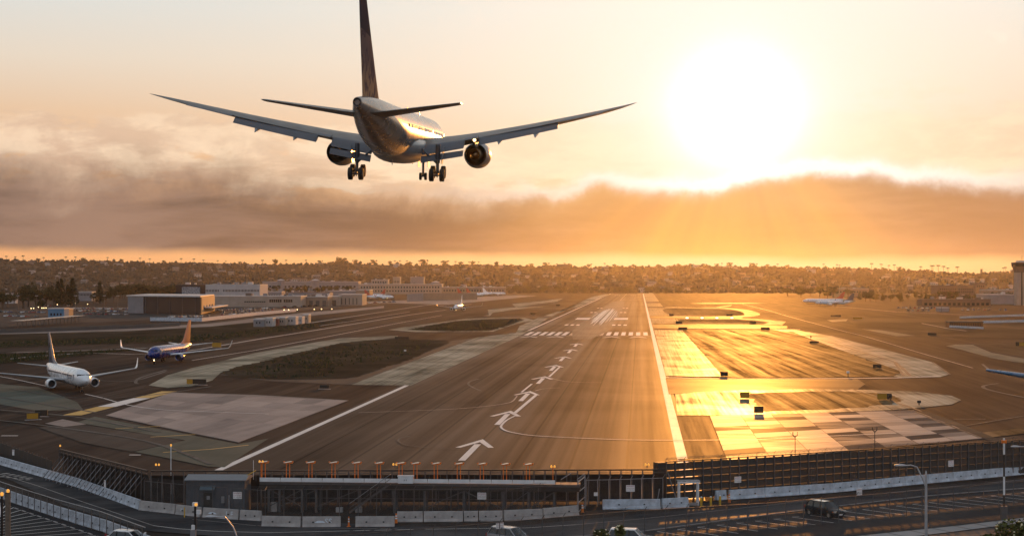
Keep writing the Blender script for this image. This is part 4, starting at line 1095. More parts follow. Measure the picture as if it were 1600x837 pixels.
# ---- left fence with dark screens, and slanted struts of the blast deflector
sc_pts = [G(-60, 674, 1.9), G(0, 691, 1.9), G(88, 722, 1.9)]
t = thing('screen_fence', 'dark screened fence at the far left edge above the pale barriers', 'fence', (sc_pts[0].x, sc_pts[0].y, 0))
o = sc_pts[0]
q = [(p - o).xy for p in sc_pts]
fp = along(q, 2.4)
for (p, d), (p2, _) in zip(fp, fp[1:]):
    MB().tube([(p.x, p.y, 0), (p.x, p.y, 2.15)], .06, 6).build('post', M_dpost, t)
    MB().bar((p.x, p.y, .96), (p2.x, p2.y, .96), .05, 1.9).build('screen_panel', M_dfence, t)
def deflector(label, a, b, h, step, struts):
    """curved blast deflector seen from behind: sheets, cap rail with a slit below it, ribs"""
    a, b = Vector(a[:2]), Vector(b[:2]); d = (b - a); L = d.length
    t = thing('blast_deflector', label, 'blast fence', (a.x, a.y, 0), math.atan2(d.y, d.x))
    n = max(1, round(L / step)); st = L / n
    for i in range(n):
        x0, x1 = i * st + .04, (i + 1) * st - .04
        prof = [(.9, .15), (.75, 1.1), (.45, 2.1), (.05, h - .55), (.02, h - .5)]
        r_ = MB().loft([[Vector((x, y, z)) for x in (x0, x1)] for y, z in prof], False, False)
        r_.loft([[Vector((x, y + .06, z)) for x in (x0, x1)] for y, z in prof], False, False)
        r_.build('deflector_sheet', M_dfence, t)
        MB().bar((i * st, -.1, 0), (i * st, 0, h - .1), .09, .14, (1, 0, 0)).build('rib', M_dpost, t)
    MB().bar((0, 0, h), (L, 0, h), .3, .16).build('cap_rail', M_dfence, t)
    MB().bar((0, -.02, h - .32), (L, -.02, h - .32), .07, .05).build('lower_rail', M_dpost, t)
    for i in range(struts):
        x = (i + .5) * L / struts
        MB().bar((x, -.05, h - .7), (x - 1.0, -2.1, .2), .085, .085).build('strut', M_galv if i % 3 else M_dpost, t)
    return t
deflector('dark blast deflector on slanted struts left of the shed', G(93, 701.5, 3.8), G(230, 735, 3.8), 3.8, 1.6, 22)
deflector('long dark blast deflector across the runway end behind the catwalk', G(236, 735.5, 3.8), G(1038, 733, 3.8), 3.8, 1.22, 0)
# lattice end frame of the slanted deflector
e = G(95, 702, 3.8)
t = thing('lattice_mast', 'leaning lattice end frame at the corner of the slanted blast deflector', 'lattice frame', (e.x, e.y, 0))
b0 = G(119, 748, 0) - Vector((e.x, e.y, 0))
for s in (-.25, .25): MB().tube([(s, 0, 3.7), (b0.x + s, b0.y, .1)], .06, 6).build('chord', M_dpost, t)
for k in range(9):
    f0, f1 = k / 9, (k + 1) / 9; s = -.25 if k % 2 else .25
    p0 = Vector((s, 0, 3.7)).lerp(Vector((b0.x + s, b0.y, .1)), f0); p1 = Vector((-s, 0, 3.7)).lerp(Vector((b0.x - s, b0.y, .1)), f1)
    MB().tube([p0, p1], .035, 5).build('lacing', M_dpost, t)

# ---- louvred blast wall on the right
a, b = Vector((2.9, 187.8)), Vector((58.3, 223.2)); d = b - a; L = d.length
t = thing('louvred_blast_wall', 'tall dark louvred blast wall with posts along the road at right', 'blast fence', (a.x, a.y, 0), math.atan2(d.y, d.x))
NB = 52; st = L / NB; WH = 4.45
pm = MB().box((0, 0, WH / 2), (.12, .26, WH)).mesh('post', M_dpost)
slm = MB().loft([[Vector((x, y, z)) for y, z in ((-.10, -.36), (-.06, -.37), (.14, .34), (.10, .36))] for x in (.06, st - .06)]).mesh('louvre', M_dfence)
for i in range(NB + 1):
    link('post', pm, t, (i * st, 0, 0))
    if i < NB:
        for j in range(5):
            link('louvre', slm, t, (i * st, 0, .58 + j * .835))
MB().bar((0, 0, WH + .04), (L, 0, WH + .04), .22, .1).build('cap_rail', M_dfence, t)
for i in range(0, NB + 1, 2):
    MB().tube([(i * st, 0, WH), (i * st, 0, WH + .3), (i * st + .12, -.22, WH + .55)], .025, 5).build('wire_arm', M_dpost, t)
for k in range(3):
    MB().tube([(0, -.06 - .06 * k, WH + .28 + .11 * k), (L, -.06 - .06 * k, WH + .28 + .11 * k)], .014, 4).build('barbed_wire', M_dpost, t)
cb = MB(); rr = random.Random(3)                       # razor coil along the top
pts = [(k * .06, .1 + .16 * math.cos(k * .55), WH + .24 + .16 * math.sin(k * .55)) for k in range(int(L / .06))]
for i in range(0, len(pts) - 40, 40): cb.tube(pts[i:i + 41], .01, 3, False)
stuff(cb.build('razor_coil', M_dpost, t))
MB().box((-.5, .4, 2.2), (1.2, 1.0, 4.5)).build('end_box', M_dfence, t)
MB().bar((-1.7, -.8, .1), (-.4, .1, 3.4), .09).build('brace', M_galv, t); MB().bar((.9, -.9, .1), (.2, 0, 3.4), .09).build('brace', M_galv, t)

# ---- chain link fences in front of the catwalk and gate
fl = [G(219, 797), G(300, 805), G(409, 814), G(409, 812), G(620, 812), G(800, 810.5), G(902, 801)]
fl = [(p.x + .1, p.y + 1.1) for p in fl]
chain_fence('tall chain link fence behind the grey barriers, in front of shed and catwalk', fl, 3.1, 1.95)
fr = [(p.x, p.y) for p in (G(916, 790), G(960, 789), G(1036, 786))]
chain_fence('short chain link fence of pale posts between gate leaf and portal frame', fr, 2.9, 1.28, m=M_galv, barb=False)
p0 = G(903, 804); p1 = G(914, 794)
t = thing('hinged_gate', 'narrow pale gate leaf standing edge-on beside the tilted barrier', 'gate', (p0.x, p0.y, 0), math.atan2(p1.y - p0.y, p1.x - p0.x))
Lg = (p1.xy - p0.xy).length
for x in (0, Lg): MB().tube([(x, 0, 0), (x, 0, 3.7)], .07, 8).build('post', M_galv, t)
for z in (.3, 1.3, 2.4, 3.5): MB().tube([(0, 0, z), (Lg, 0, z)], .05, 6).build('rail', M_galv, t)
wire_panel([(0, 0), (Lg, 0)], .2, 3.5, t)
MB().tube([(k * .05 * Lg / 2, .12 * math.cos(k), 3.75 + .14 * math.sin(k)) for k in range(40)], .02, 4).build('wire_coil', M_galv, t)
# road-side fence, seen against the road: posts with bent arms
rf = [Vector(q) for q in ((-48, 130), (-34, 138), (-20, 147), (-1.4, 160), (12.9, 167.3), (28, 177.3), (43.8, 188.5), (62, 201))]
roadf = chain_fence('chain link fence with bent post tops along the near side of the parking bays', [q for q in rf], 2.75, 2.3)

# ---- signs
def sign(label, c, wd, ht, yaw=0.0, lines=('WARNING', 'RESTRICTED AREA', 'NO TRESPASSING'), back=None, post=None):
    t = thing('warning_sign', label, 'sign', c, yaw, 'small white warning signs')
    MB().box((0, 0, 0), (wd, .03, ht)).build('board', M_sign, t)
    zz = ht * .30
    for i, l in enumerate(lines):
        vs, fs = text_mb(l, ht * (.26 if i == 0 else .15))
        mx = max(v.x for v in vs); k = min(1, wd * .44 / mx)
        MB().add([(v.x * k, -.02, v.y + zz) for v in vs], fs).build('lettering', M_signred if i < 2 else M_black, t)
        zz -= ht * (.32 if i == 0 else .24)
    if post:
        MB().tube([(0, .05, -ht / 2 - post), (0, .05, ht / 2)], .035, 6).build('post', M_dpost, t)
    return t
def fence_pt(px, py, y): return AT(px, py, y)
for px, py, z, lb in ((371.5, 773, 2.35, 'white warning sign on the fence in front of the dark shed'), (753, 774, 2.2, 'white warning sign on the fence below the catwalk, above the shortest barrier'),):
    c = G(px, py, z); sign(lb, (c.x, c.y - .1, z), .95, .72)
c = G(985, 762, 2.2); sign('white warning sign on the fence above the long white barrier', (c.x, c.y - .15, 2.2), .95, .7)
c = G(931, 771, 1.75); sign('tiny square white sign on the fence by the gate leaf', (c.x, c.y - .15, 1.75), .42, .4, lines=('E',))
c = G(1152.5, 748, 2.6); sign('white warning sign on the left part of the louvred wall', (c.x, c.y - .4, 2.6), .9, .68, R(32))
c = G(1485, 723, 2.6); sign('grey-white sign on the right part of the louvred wall', (c.x, c.y - .4, 2.6), .85, .75, R(32))
c = G(1342.5, 767.5, 2.1); sign('square warning sign on the roadside fence, low against the road', (c.x, c.y - .1, 2.1), .75, .72, R(33))
c = G(781, 820, 1.95); sign('warning sign on the roadside fence, partly behind the silver car roof', (c.x, c.y, 1.95), .80, .62, R(33))
c = G(22, 706, 2.1); sign('narrow grey-white sign at the far left on the screened fence', (c.x, c.y - .3, 2.1), .4, .75, R(-30), lines=('WARNING',))
c = G(171, 752.5, 2.0); sign('narrow grey-white sign among the slanted struts', (c.x, c.y - 1.6, 2.0), .4, .8, R(-45), lines=('WARNING',))

# ---- dark equipment shed
s0, s1 = G(296, 808), G(384, 809)
Ws = 6.3; c0 = Vector((-45.6, 174.6))
t = thing('equipment_shed', 'dark grey equipment shed with paler roof behind the barriers, left of the catwalk', 'shed', (c0.x, c0.y + 1.8, 0), R(3))
MB().box((0, 0, 1.75), (Ws, 3.8, 3.5)).build('wall', M_shed, t)
MB().loft([[Vector((x, y, z)) for y, z in ((-2.1, 3.52), (-2.1, 3.62), (0, 4.0), (2.1, 3.62), (2.1, 3.52))] for x in (-Ws / 2 - .2, Ws / 2 + .2)]).build('roof', M_shedroof, t)
for k in range(13): MB().box((-Ws / 2 + .3 + k * .48, -1.92, 1.75), (.05, .05, 3.3)).build('wall_batten', M_shed, t)
dr = MB().box((-.75, -1.94, 1.15), (1.0, .07, 2.2)).build('door', M_dfence, t)
MB().box((-.75, -1.99, 1.7), (.35, .04, .4)).build('vent', M_galv, dr)
MB().loft([[Vector((x, y, z)) for y, z in ((-1.9, 3.0), (-2.5, 2.65), (-2.5, 2.55), (-1.9, 2.9))] for x in (-1.6, .0)]).build('awning', mat('awning_blue_grey', (.10, .14, .16), .6, 0, .1, 2), t)
MB().box((.85, -2.0, 1.5), (.35, .22, .7)).build('meter_box', M_galv, t)
MB().box((1.5, -2.0, 1.2), (.12, .12, 1.6)).build('conduit', M_galv, t)

# ---- approach light catwalk
y0 = 176.5; xa, xb = AT(407, 757, y0).x, AT(868, 762, y0).x; dz = 3.25
t = thing('approach_light_catwalk', 'long steel catwalk with white toe boards carrying the orange approach lights', 'catwalk', ((xa + xb) / 2, y0, 0))
W = xb - xa
def cxp(px): return AT(px, 757, y0).x - (xa + xb) / 2
MB().box((1.3, .7, dz - .12), (W + 2.6, 2.2, .24)).build('deck', M_dpost, t)
MB().box((1.3, -.42, dz - .5), (W + 2.6, .2, .5)).build('girder', M_dfence, t); MB().box((1.3, 1.7, dz - .5), (W + 2.6, .2, .5)).build('girder', M_dfence, t)
nb = 14
for k in range(nb):
    x0 = -W / 2 + W * k / nb; MB().box((x0 + W / nb / 2, -.5, dz + .27), (W / nb - .06, .05, .42)).build('toe_board', M_wpanel, t)
for k in range(27):
    MB().tube([(-W / 2 + W * k / 26, -.46, dz), (-W / 2 + W * k / 26, -.46, dz + 1.0)], .025, 5).build('rail_post', M_dpost, t)
MB().tube([(-W / 2, -.46, dz + 1.0), (W / 2 + 2.2, -.46, dz + 1.0)], .02, 5).build('hand_rail', M_dpost, t)
MB().tube([(-W / 2, 1.7, dz + 1.0), (W / 2 + 2.2, 1.7, dz + 1.0)], .03, 5).build('hand_rail', M_dpost, t)
for px in (421, 438, 473, 495, 617, 664, 725, 787, 826, 866):
    for yy in (-.3, 1.6): MB().box((cxp(px), yy, (dz - .3) / 2), (.24, .24, dz - .3)).build('column', M_dpost, t)
for p_, q_ in ((421, 473), (473, 421), (438, 495), (495, 560), (664, 725), (787, 725), (826, 866), (787, 826)):
    MB().bar((cxp(p_), -.35, .6), (cxp(q_), -.35, dz - .8), .09).build('cross_brace', M_dpost, t)
for z in (1.35, 2.3): MB().tube([(-W / 2, 1.3, z), (W / 2 + 2, 1.3, z)], .05, 6).build('tie_rail', M_dpost, t)
for k in range(46): MB().tube([(-W / 2 + k * W / 45, 1.9, .05), (-W / 2 + k * W / 45, 1.9, dz - .5)], .03, 5).build('baluster', M_dfence if k % 3 else M_dpost, t)
# stair up from the left
sx0, sx1 = cxp(549), cxp(612)
for yy in (-1.15, -.55):
    MB().bar((sx0, yy, .15), (sx1, yy, dz), .07, .22).build('stair_stringer', M_dpost, t)
    MB().tube([(sx0, yy, 1.1), (sx1, yy, dz + 1.0)], .03, 6).build('stair_rail', M_galv, t)
    MB().tube([(sx0, yy, .62), (sx1, yy, dz + .5)], .025, 6).build('stair_rail', M_dpost, t)
for k in range(14):
    f = (k + .5) / 14; MB().box((sx0 + (sx1 - sx0) * f, -.85, .15 + (dz - .15) * f), (.3, .6, .04)).build('stair_tread', M_dpost, t)
# hinged end rails with bright edges
for px, s in ((391, 1), (884, 1)):
    x = cxp(px)
    MB().bar((x - .5 * s, -.4, dz + .55), (x + .55 * s, .3, dz + 1.15), .07).build('end_rail', M_yellow_p if px < 500 else M_galv, t)
    MB().bar((x - .5 * s, -.4, dz), (x - .5 * s, -.4, dz + .6), .05).build('end_rail', M_dpost, t); MB().bar((x + .55, .3, dz), (x + .55, .3, dz + 1.15), .05).build('end_rail', M_dpost, t)
for k, (px, pz) in enumerate(((428, .5), (560, .3), (530, .25))):
    MB().box((cxp(px), .2, pz), (.7, .6, 2 * pz)).build('foot_block', M_bconc, t)
cp = AT(634, 750, y0 - .8)
cbx = thing('equipment_cabinet', 'white two-door cabinet at the middle of the catwalk', 'cabinet', (cp.x, y0 - .85, dz))
MB().box((0, 0, .42), (1.62, .5, .74)).build('case', M_wpanel, cbx); MB().box((0, 0, .84), (1.74, .62, .1)).build('lid', M_wpanel, cbx)
for s in (-1, 1):
    dd = MB().box((s * .4, -.27, .40), (.72, .04, .62)).build('door', M_wpanel, cbx); MB().box((s * .12, -.31, .42), (.04, .03, .16)).build('handle', M_black, dd)

# lights on the catwalk
pxs = (412, 450, 485, 521, 557, 592, 626, 649, 681, 717, 753, 789, 825)
proto = None
for k, px in enumerate(pxs):
    p = AT(px, 757, y0 + .9)
    lb = '%s orange-legged approach light bar from the left on the catwalk' % ORD[k]
    if proto is None:
        proto = thing('approach_light', lb, 'runway light', (p.x, y0 + .9, dz), 0, 'approach lights on the catwalk')
        for s in (-.18, .18): MB().box((s, 0, .98), (.075, .075, 1.96)).build('leg', M_orange_p, proto)
        MB().bar((-.22, -.65, 2.03), (.30, .65, 2.03), .32, .05).build('light_plate', M_plate, proto)
        MB().box((.04, 0, 1.92), (.95, .16, .09)).build('cross_arm', M_orange_p, proto)
        for q in (-.42, .5): MB().lathe([(0, .03), (.02, .10), (.14, .11), (.17, .04)], (q, 0, 1.96), 'Z', 10, True).build('lamp', M_orange_p, proto)
        MB().box((0, 0, .05), (.6, .4, .08)).build('foot', M_dpost, proto)
    else: dup(proto, (p.x, y0 + .9, dz), 0, lb)

# amber obstruction lights
def obstruction(label, p, z0, h=.5, two=True, m=None, cat='obstruction light'):
    t = thing('obstruction_light', label, cat, (p.x, p.y, z0), 0, 'amber obstruction lights')
    MB().tube([(0, 0, 0), (0, 0, h)], .05, 8).build('stem', m or M_dpost, t)
    for x in ((-.17, .17) if two else (0,)):
        if two: MB().bar((0, 0, h), (x, 0, h + .02), .05).build('arm', m or M_dpost, t)
        MB().lathe([(0, .06), (.03, .10), (.18, .10), (.24, .05), (.26, .01)], (x, 0, h + .02), 'Z', 10, True).build('lamp', M_amber, t)
    return t
for px, py, z, two, lb in ((246, 730, 3.9, True, 'twin amber light on the blast deflector left of the shed'), (94, 700, 3.9, False, 'amber light at the far left corner of the slanted deflector'),
                           (1011, 730, 3.9, True, 'twin amber light on the deflector just left of the louvred wall'), (617, 729.5, 3.9, True, 'twin amber light behind the middle of the catwalk')):
    p = G(px, py, z); obstruction(lb, p, z - .05, .25, two)
p = AT(408, 745, y0 + .5); obstruction('twin amber light on a stalk at the left end of the catwalk', Vector((p.x, y0 + .5, 0)), dz, 1.95, True, M_orange_p)
p = AT(864, 745, y0 + .5); obstruction('twin amber light on an orange post at the right end of the catwalk', Vector((p.x, y0 + .5, 0)), dz, 1.7, True, M_orange_p)
p = G(267, 788, 0)
t = obstruction('single amber light on a tall thin white pole left of the shed', p, 0, 6.5, False, M_wpanel)
MB().tube([(0, 0, 0), (0, 0, 1.2)], .09, 8).build('pole_base', M_dpost, t)
p = AT(391, 740, y0); tt = thing('thin_aerial', 'thin pale whip aerial at the left end of the catwalk', 'aerial', (p.x, y0 + 1.5, dz)); MB().tube([(0, 0, 0), (0, 0, 2.1)], .03, 6).build('mast', M_wpanel, tt)

# ---- street lamps and signal posts near the camera
def lamp(label, base, top, head, name='street_lamp'):
    t = thing(name, label, 'street lamp', base)
    b = Vector(base)
    MB().tube([(0, 0, 0), (0, 0, .3)], .26, 12).build('base', M_lamphead, t)
    MB().tube([(0, 0, .3), (0, 0, top)], [.14, .085], 14).build('pole', M_lamphead, t, True)
    MB().lathe([(top, .085), (top + .25, .05), (top + .35, .01)], (0, 0, 0), 'Z', 10, True).build('finial', M_lamphead, t)
    h = Vector(head) - b
    pts = [Vector((0, 0, top - .9)), Vector((h.x * .15, h.y * .15, top - .35 + .1)), Vector((h.x * .42, h.y * .42, (top + h.z) / 2 + .25)), Vector((h.x * .7, h.y * .7, h.z + .05)), h]
    MB().tube(pts, [.06, .055, .05, .045, .04], 10).build('arm', M_lamphead, t, True)
    d = Vector((h.x, h.y, 0)).normalized()
    hd_ = MB().loft([[h + d * x + Vector((-d.y, d.x, 0)) * (wv * math.cos(a)) + Vector((0, 0, hv * math.sin(a) + .02)) for a in [2 * math.pi * k / 10 for k in range(10)]] for x, wv, hv in
                     [(-.15, .05, .05), (.05, .12, .09), (.35, .18, .12), (.6, .14, .09), (.72, .03, .03)]]).build('lamp_head', M_lamphead, t, True)
    return t
b = G(1447, 838 + 250, 0); hp = AT(1412, 727.5, b.y)
b = Vector((AT(1447, 800, 120).x, 120, 0)); hp = AT(1413, 727, 120.0)
lamp('grey street lamp with curved arm in front of the louvred wall', b, AT(1445, 742, 120).z, hp)
b = Vector((AT(384, 836, 112).x, 112, 0)); hp = AT(337, 807, 112.0)
lamp('pale curved street lamp arm rising from the bottom edge, left of the middle', b, AT(384, 850, 112).z, hp)
# arm of a lamp cut by the right edge
b = Vector((AT(1625, 800, 150).x, 150, 0)); hp = AT(1592, 697.5, 150.0)
lamp('street lamp at the right edge, only its arm tip in view', b, AT(1625, 706, 150).z, hp)
# thick wooden post with amber lamp
def post_lamp(label, px, ytop, dist, rad, m, parts):
    p = AT(px, ytop, dist)
    t = thing('signal_post', label, 'signal post', (p.x, dist, 0))
    MB().tube([(0, 0, 0), (0, 0, p.z)], [rad * 1.1, rad], 10).build('post', m, t)
    for nm, c, s, mm in parts: MB().box((c[0], c[1], p.z + c[2]), s).build(nm, mm, t)
    return t, p.z
t, z = post_lamp('thick brown post with amber lamp on top at the left edge', 12.5, 770, 125, .20, M_wood, [('cap', (0, 0, .03), (.3, .3, .06), M_black)])
MB().lathe([(z + .06, .08), (z + .1, .12), (z + .25, .12), (z + .32, .05)], (0, 0, 0), 'Z', 10, True).build('lamp', M_amber, t)
t, z = post_lamp('thin black post with amber lamp at the very left edge', 3, 774, 126, .09, M_black, [])
MB().lathe([(z, .08), (z + .05, .13), (z + .22, .13), (z + .3, .05)], (0, 0, 0), 'Z', 10, True).build('lamp', M_amber, t)
MB().tube([(-1.5, 0, z - .1), (.45, 0, z - .25)], .05, 6).build('cross_arm', M_galv, t)
t, z = post_lamp('black signal post with white boxes and amber lens at the bottom left', 305, 788, 128, .09, M_black,
                 [('hood', (0, -.05, .05), (.38, .3, .3), M_wpanel), ('box', (.3, -.05, -.55), (.34, .25, .32), M_wpanel), ('box', (-.12, -.1, -1.75), (.26, .25, .35), M_wpanel), ('box', (-.12, -.1, -2.2), (.42, .3, .5), M_galv)])
MB().lathe([(-.26, .02), (-.25, .12), (-.2, .13)], (.12, 0, z + .05), 'Y', 12, True).build('lens', M_amber, t)
# banded pole at the right edge
p = G(1569, 813)
t = thing('banded_pole', 'tall slim pole with white and dark bands at the right edge', 'pole', (p.x, p.y, 0))
zt = AT(1569, 688, p.y).z; zz = [0, 1.9, 2.0, 3.9, 5.9, zt]
MB().box((0, 0, .75), (.62, .5, 1.5)).build('cabinet', M_dpost, t)
for (z0, z1, m) in ((1.3, 2.7, M_dfence), (2.7, 4.6, M_wpanel), (4.6, 6.9, M_dfence), (6.9, 8.6, M_wpanel), (8.6, zt, M_dfence)):
    if z1 > z0: MB().tube([(0, 0, z0), (0, 0, z1)], .10, 10).build('band', m, t)
MB().box((0, 0, zt - .1), (.5, .3, .3)).build('signal_head', M_orange_p, t)
# paired pipe stands on the barriers of the louvred wall
pp = None
for k, px in enumerate((1271, 1335, 1397, 1456, 1514, 1572)):
    f = (px - 1139) / (1600 - 1139); c = G(px, 780 - f * 40); lb = '%s twin-pipe stand from the left before the louvred wall' % ORD[k]
    if pp is None:
        pp = thing('pipe_stand', lb, 'pipe stand', (c.x, c.y + .5, 0), R(32), 'twin-pipe stands before the louvred wall')
        for s in (-.26, .26): MB().tube([(s, 0, 0), (s, 0, 3.1)], .04, 6).build('pipe', M_dpost, pp)
        for z in (1.5, 2.6): MB().box((0, 0, z), (.56, .05, .06)).build('rung', M_dpost, pp)
        MB().box((0, -.28, 1.0), (.75, .1, .3)).build('clamp', M_dpost, pp)
    else: dup(pp, (c.x, c.y + .5, 0), R(32), lb)
# Y brackets behind the wall
for px, py, lb in ((1248, 704, 'small black double-headed lamp post just behind the left of the louvred wall'), (1375, 695, 'small black double-headed lamp post behind the middle of the louvred wall')):
    c = G(px, py + 8, 2.0); t = thing('apron_marker_lamp', lb, 'lamp post', (c.x, c.y + 5, 0))
    MB().tube([(0, 0, 0), (0, 0, 4.2)], .05, 6).build('stem', M_black, t)
    for s in (-1, 1): MB().tube([(0, 0, 4.0), (s * .3, 0, 4.3), (s * .3, 0, 4.7)], .06, 6).build('arm', M_black, t)
# portal frame, bollards, cones
c = G(1077, 792)
t = thing('portal_frame', 'white rectangular gate portal in front of the louvred wall', 'gate frame', (c.x, c.y + 1.6, 0), R(6))
for x in (-1.05, 1.05):
    for y in (0, 1.1): MB().box((x, y, 1.25), (.16, .16, 2.5)).build('leg', M_wpanel, t)
MB().box((0, 0, 2.6), (2.5, .2, .26)).build('lintel', M_wpanel, t); MB().box((0, .6, 2.68), (2.5, 1.4, .08)).build('roof', M_shedroof, t)
MB().box((0, 0, .15), (2.1, .16, .3)).build('sill', M_bconc, t)
bo = None
for k, (px, py) in enumerate(((1095.8, 791), (1110.6, 790.5), (1125, 788.5))):
    c = G(px, py); lb = '%s yellow bollard from the left beside the portal frame' % ORD[k]
    if bo is None:
        bo = thing('bollard', lb, 'bollard', (c.x, c.y, 0), 0, 'yellow bollards by the portal')
        MB().lathe([(0, .13), (1.02, .13)], (0, 0, 0), 'Z', 14, True).build('tube', M_yellow_p, bo, True)
        MB().lathe([(1.02, .13), (1.1, .1), (1.14, .02)], (0, 0, 0), 'Z', 14, True).build('cap', M_wpanel, bo, True)
    else: dup(bo, (c.x, c.y, 0), 0, lb)
def cone(label, p, name='traffic_cone', cat='traffic cone', big=False):
    t = thing(name, label, cat, (p.x, p.y, 0.03))
    r_ = .17 if big else .11; h = 1.05
    MB().box((0, 0, .04), (.4, .4, .08)).build('base', M_black if big else M_orange_p, t)
    for z0, z1, m in ((.08, .5, M_orange_p), (.5, .64, M_wpanel), (.64, .74, M_orange_p), (.74, .88, M_wpanel), (.88, h, M_orange_p)):
        f0, f1 = 1 - .55 * z0 / h, 1 - .55 * z1 / h
        MB().lathe([(z0, r_ * f0), (z1, r_ * f1)], (0, 0, 0), 'Z', 12, True).build('band', m, t)
cone('slim orange cone with two white bands between two grey barriers', G(545, 823))
cone('orange and white drum beside the foot of the gate leaf', G(910, 801), 'traffic_drum', 'traffic drum', True)
cone('orange and white drum right of the three yellow bollards', G(1139.5, 786.5), 'traffic_drum', 'traffic drum', True)
cone('orange drum at the right end of the lone grey barrier', G(619, 818), 'traffic_drum', 'traffic drum', True)
p = G(298, 809); t = thing('marker_post', 'slim yellow marker post in front of the grey barrier left of the shed', 'marker post', (G(289.5, 808).x, G(289.5, 808).y - .3, 0)); MB().tube([(0, 0, .03), (0, 0, 1.1)], .06, 8).build('post', M_yellow_p, t); MB().box((0, 0, .05), (.3, .3, .05)).build('base', M_black, t)

# ------------------------------------------------------------------ vehicles
M_cblack = mat('car_black_paint', (.008, .008, .009), .25, 0, .05, 1, .3, coat=.15)
M_cwhite = mat('car_white_paint', (.70, .70, .70), .22, 0, .04, 1, .5, coat=.6)
M_csilver = mat('car_silver_paint', (.42, .42, .43), .25, .4, .05, 1, .5, coat=.6)
M_croof = mat('car_black_roof', (.02, .02, .02), .12, .6, .05, 1, 1.0, coat=1.0)
M_cglass = glass('car_window_glass', (.015, .022, .026))
M_hl = mat('headlight_lens', (.55, .5, .45), .12, 0, .05, 3, .6)
M_ind = mat('indicator_lens', (.55, .16, .04), .2, 0, .05, 3, .5)
def car(name, label, cat, loc, rz, paint, L=4.65, W=1.86, H=1.68, style='suv'):
    t = thing(name, label, cat, loc, rz)
    # length stations from the rear (x=-L/2) to the nose; (x, half width, belt z, low z)
    hl = L / 2
    bs = [(-hl, .62, .95, .48), (-hl + .10, .86, 1.02, .34), (-hl + .6, .95, 1.04, .28), (-.5, 1.0, 1.02, .26), (.55, 1.0, 1.0, .26), (hl - 1.25, .99, .99, .26), (hl - .45, .95, .90, .28), (hl - .12, .86, .80, .34), (hl, .66, .68, .44)]
    rings = []
    for x, w_, zt, zb in bs:
        w_ *= W / 2; zt *= H / 1.68
        rings.append([Vector((x, y, z)) for y, z in ((-w_ * .9, zb), (-w_, zb + .15), (-w_ * 1.0, zb + (zt - zb) * .55), (-w_ * .97, zt - .06), (-w_ * .86, zt), (0, zt + .03), (w_ * .86, zt), (w_ * .97, zt - .06), (w_, zb + (zt - zb) * .55), (w_, zb + .15), (w_ * .9, zb))])
    MB().loft(rings).build('body', paint, t, True)
    # cabin: belt outline and roof outline
    zb_ = 1.0 * H / 1.68 - .02; wb, wr = W / 2 * .87, W / 2 * .68
    xr0, xr1 = (-hl + .62, .50) if style == 'suv' else (-hl + .95, .35)
    xb0, xb1 = (-hl + .12, 1.28) if style == 'suv' else (-hl + .35, 1.15)
    lo = [(xb0, -wb * .93, zb_), (xb1, -wb, zb_), (xb1 + .12, 0, zb_), (xb1, wb, zb_), (xb0, wb * .93, zb_)]
    hi = [(xr0, -wr, H - .06), (xr1, -wr, H - .07), (xr1 + .1, 0, H - .06), (xr1, wr, H - .07), (xr0, wr, H - .06)]
    MB().loft([[Vector(p) for p in lo], [Vector(p) for p in hi]]).build('window_glass', M_cglass, t)
    rf = [[Vector((x, y, z)) for y, z in ((-wr - .03, H - .09), (-wr, H - .02), (-wr * .5, H + .01), (wr * .5, H + .01), (wr, H - .02), (wr + .03, H - .09))] for x in (xr0 - .06, xr0 + .2, (xr0 + xr1) / 2, xr1 - .1, xr1 + .08)]
    MB().loft(rf).build('roof', M_croof if paint is M_cblack else paint, t, True)
    for s in (-1, 1):                                     # pillars
        for (xa_, xc_) in ((xb1, xr1), (xb0 + .05, xr0), (.05, -.05), (-1.05, -1.0)):
            MB().bar((xa_, s * (wb - .01), zb_), (xc_, s * (wr + .015), H - .07), .09, .05).build('pillar', paint if xa_ > 1 or xa_ < -1.5 else M_black, t)
        MB().loft([[Vector((1.0 + dx, s * y, z)) for y, z in ((W / 2 - .05, 1.0), (W / 2 + .16, 1.02), (W / 2 + .16, 1.18), (W / 2 - .02, 1.14))] for dx in (-.06, .06)]).build('wing_mirror', paint, t)
        MB().box((hl - .14, s * W * .36, .76 * H / 1.68), (.22, .34, .16), rz=-s * R(18)).build('headlight', M_hl, t)
        MB().box((hl - .28, s * W * .455, .75 * H / 1.68), (.2, .08, .12)).build('indicator', M_ind, t)
        MB().box((-hl + .06, s * W * .38, .92), (.1, .22, .3)).build('tail_light', M_signred, t)
        for x in (-.1, .95): MB().box((x - .5, s * (W / 2 + .005), .88), (.16, .03, .03)).build('door_handle', paint, t)
        for x in (-hl + .88, hl - .88):
            wl = MB().lathe([(-.11, .2), (-.11, .31), (-.08, .345), (.08, .345), (.11, .31), (.11, .2)], (0, 0, 0), 'X', 20)
            wh = wl.build('wheel', M_tyre, t, True, (x, s * (W / 2 - .1), .35)); wh.rotation_euler = (0, 0, R(90))
            MB().lathe([(-.10, .03), (-.09, .21), (.09, .21), (.10, .03)], (0, 0, 0), 'X', 16, True).build('rim', M_rim, wh, True)
            MB().lathe([(-.02, .40), (.0, .41), (.02, .40)], (0, 0, 0), 'X', 20).build('arch', M_black, wh)
    MB().box((hl - .02, 0, .62), (.06, .62, .2)).build('grille', M_black, t)
    MB().box((hl + .03, 0, .46), (.03, .5, .12)).build('number_plate', M_sign, t)
    MB().box((0, 0, .27), (L * .86, W * .86, .1)).build('underbody', M_black, t)
    return t
c = G(1289, 806.5); car('parked_car', 'black estate car parked across the bays in front of the louvred wall', 'car', (c.x, c.y, .03), R(-52), M_cblack)
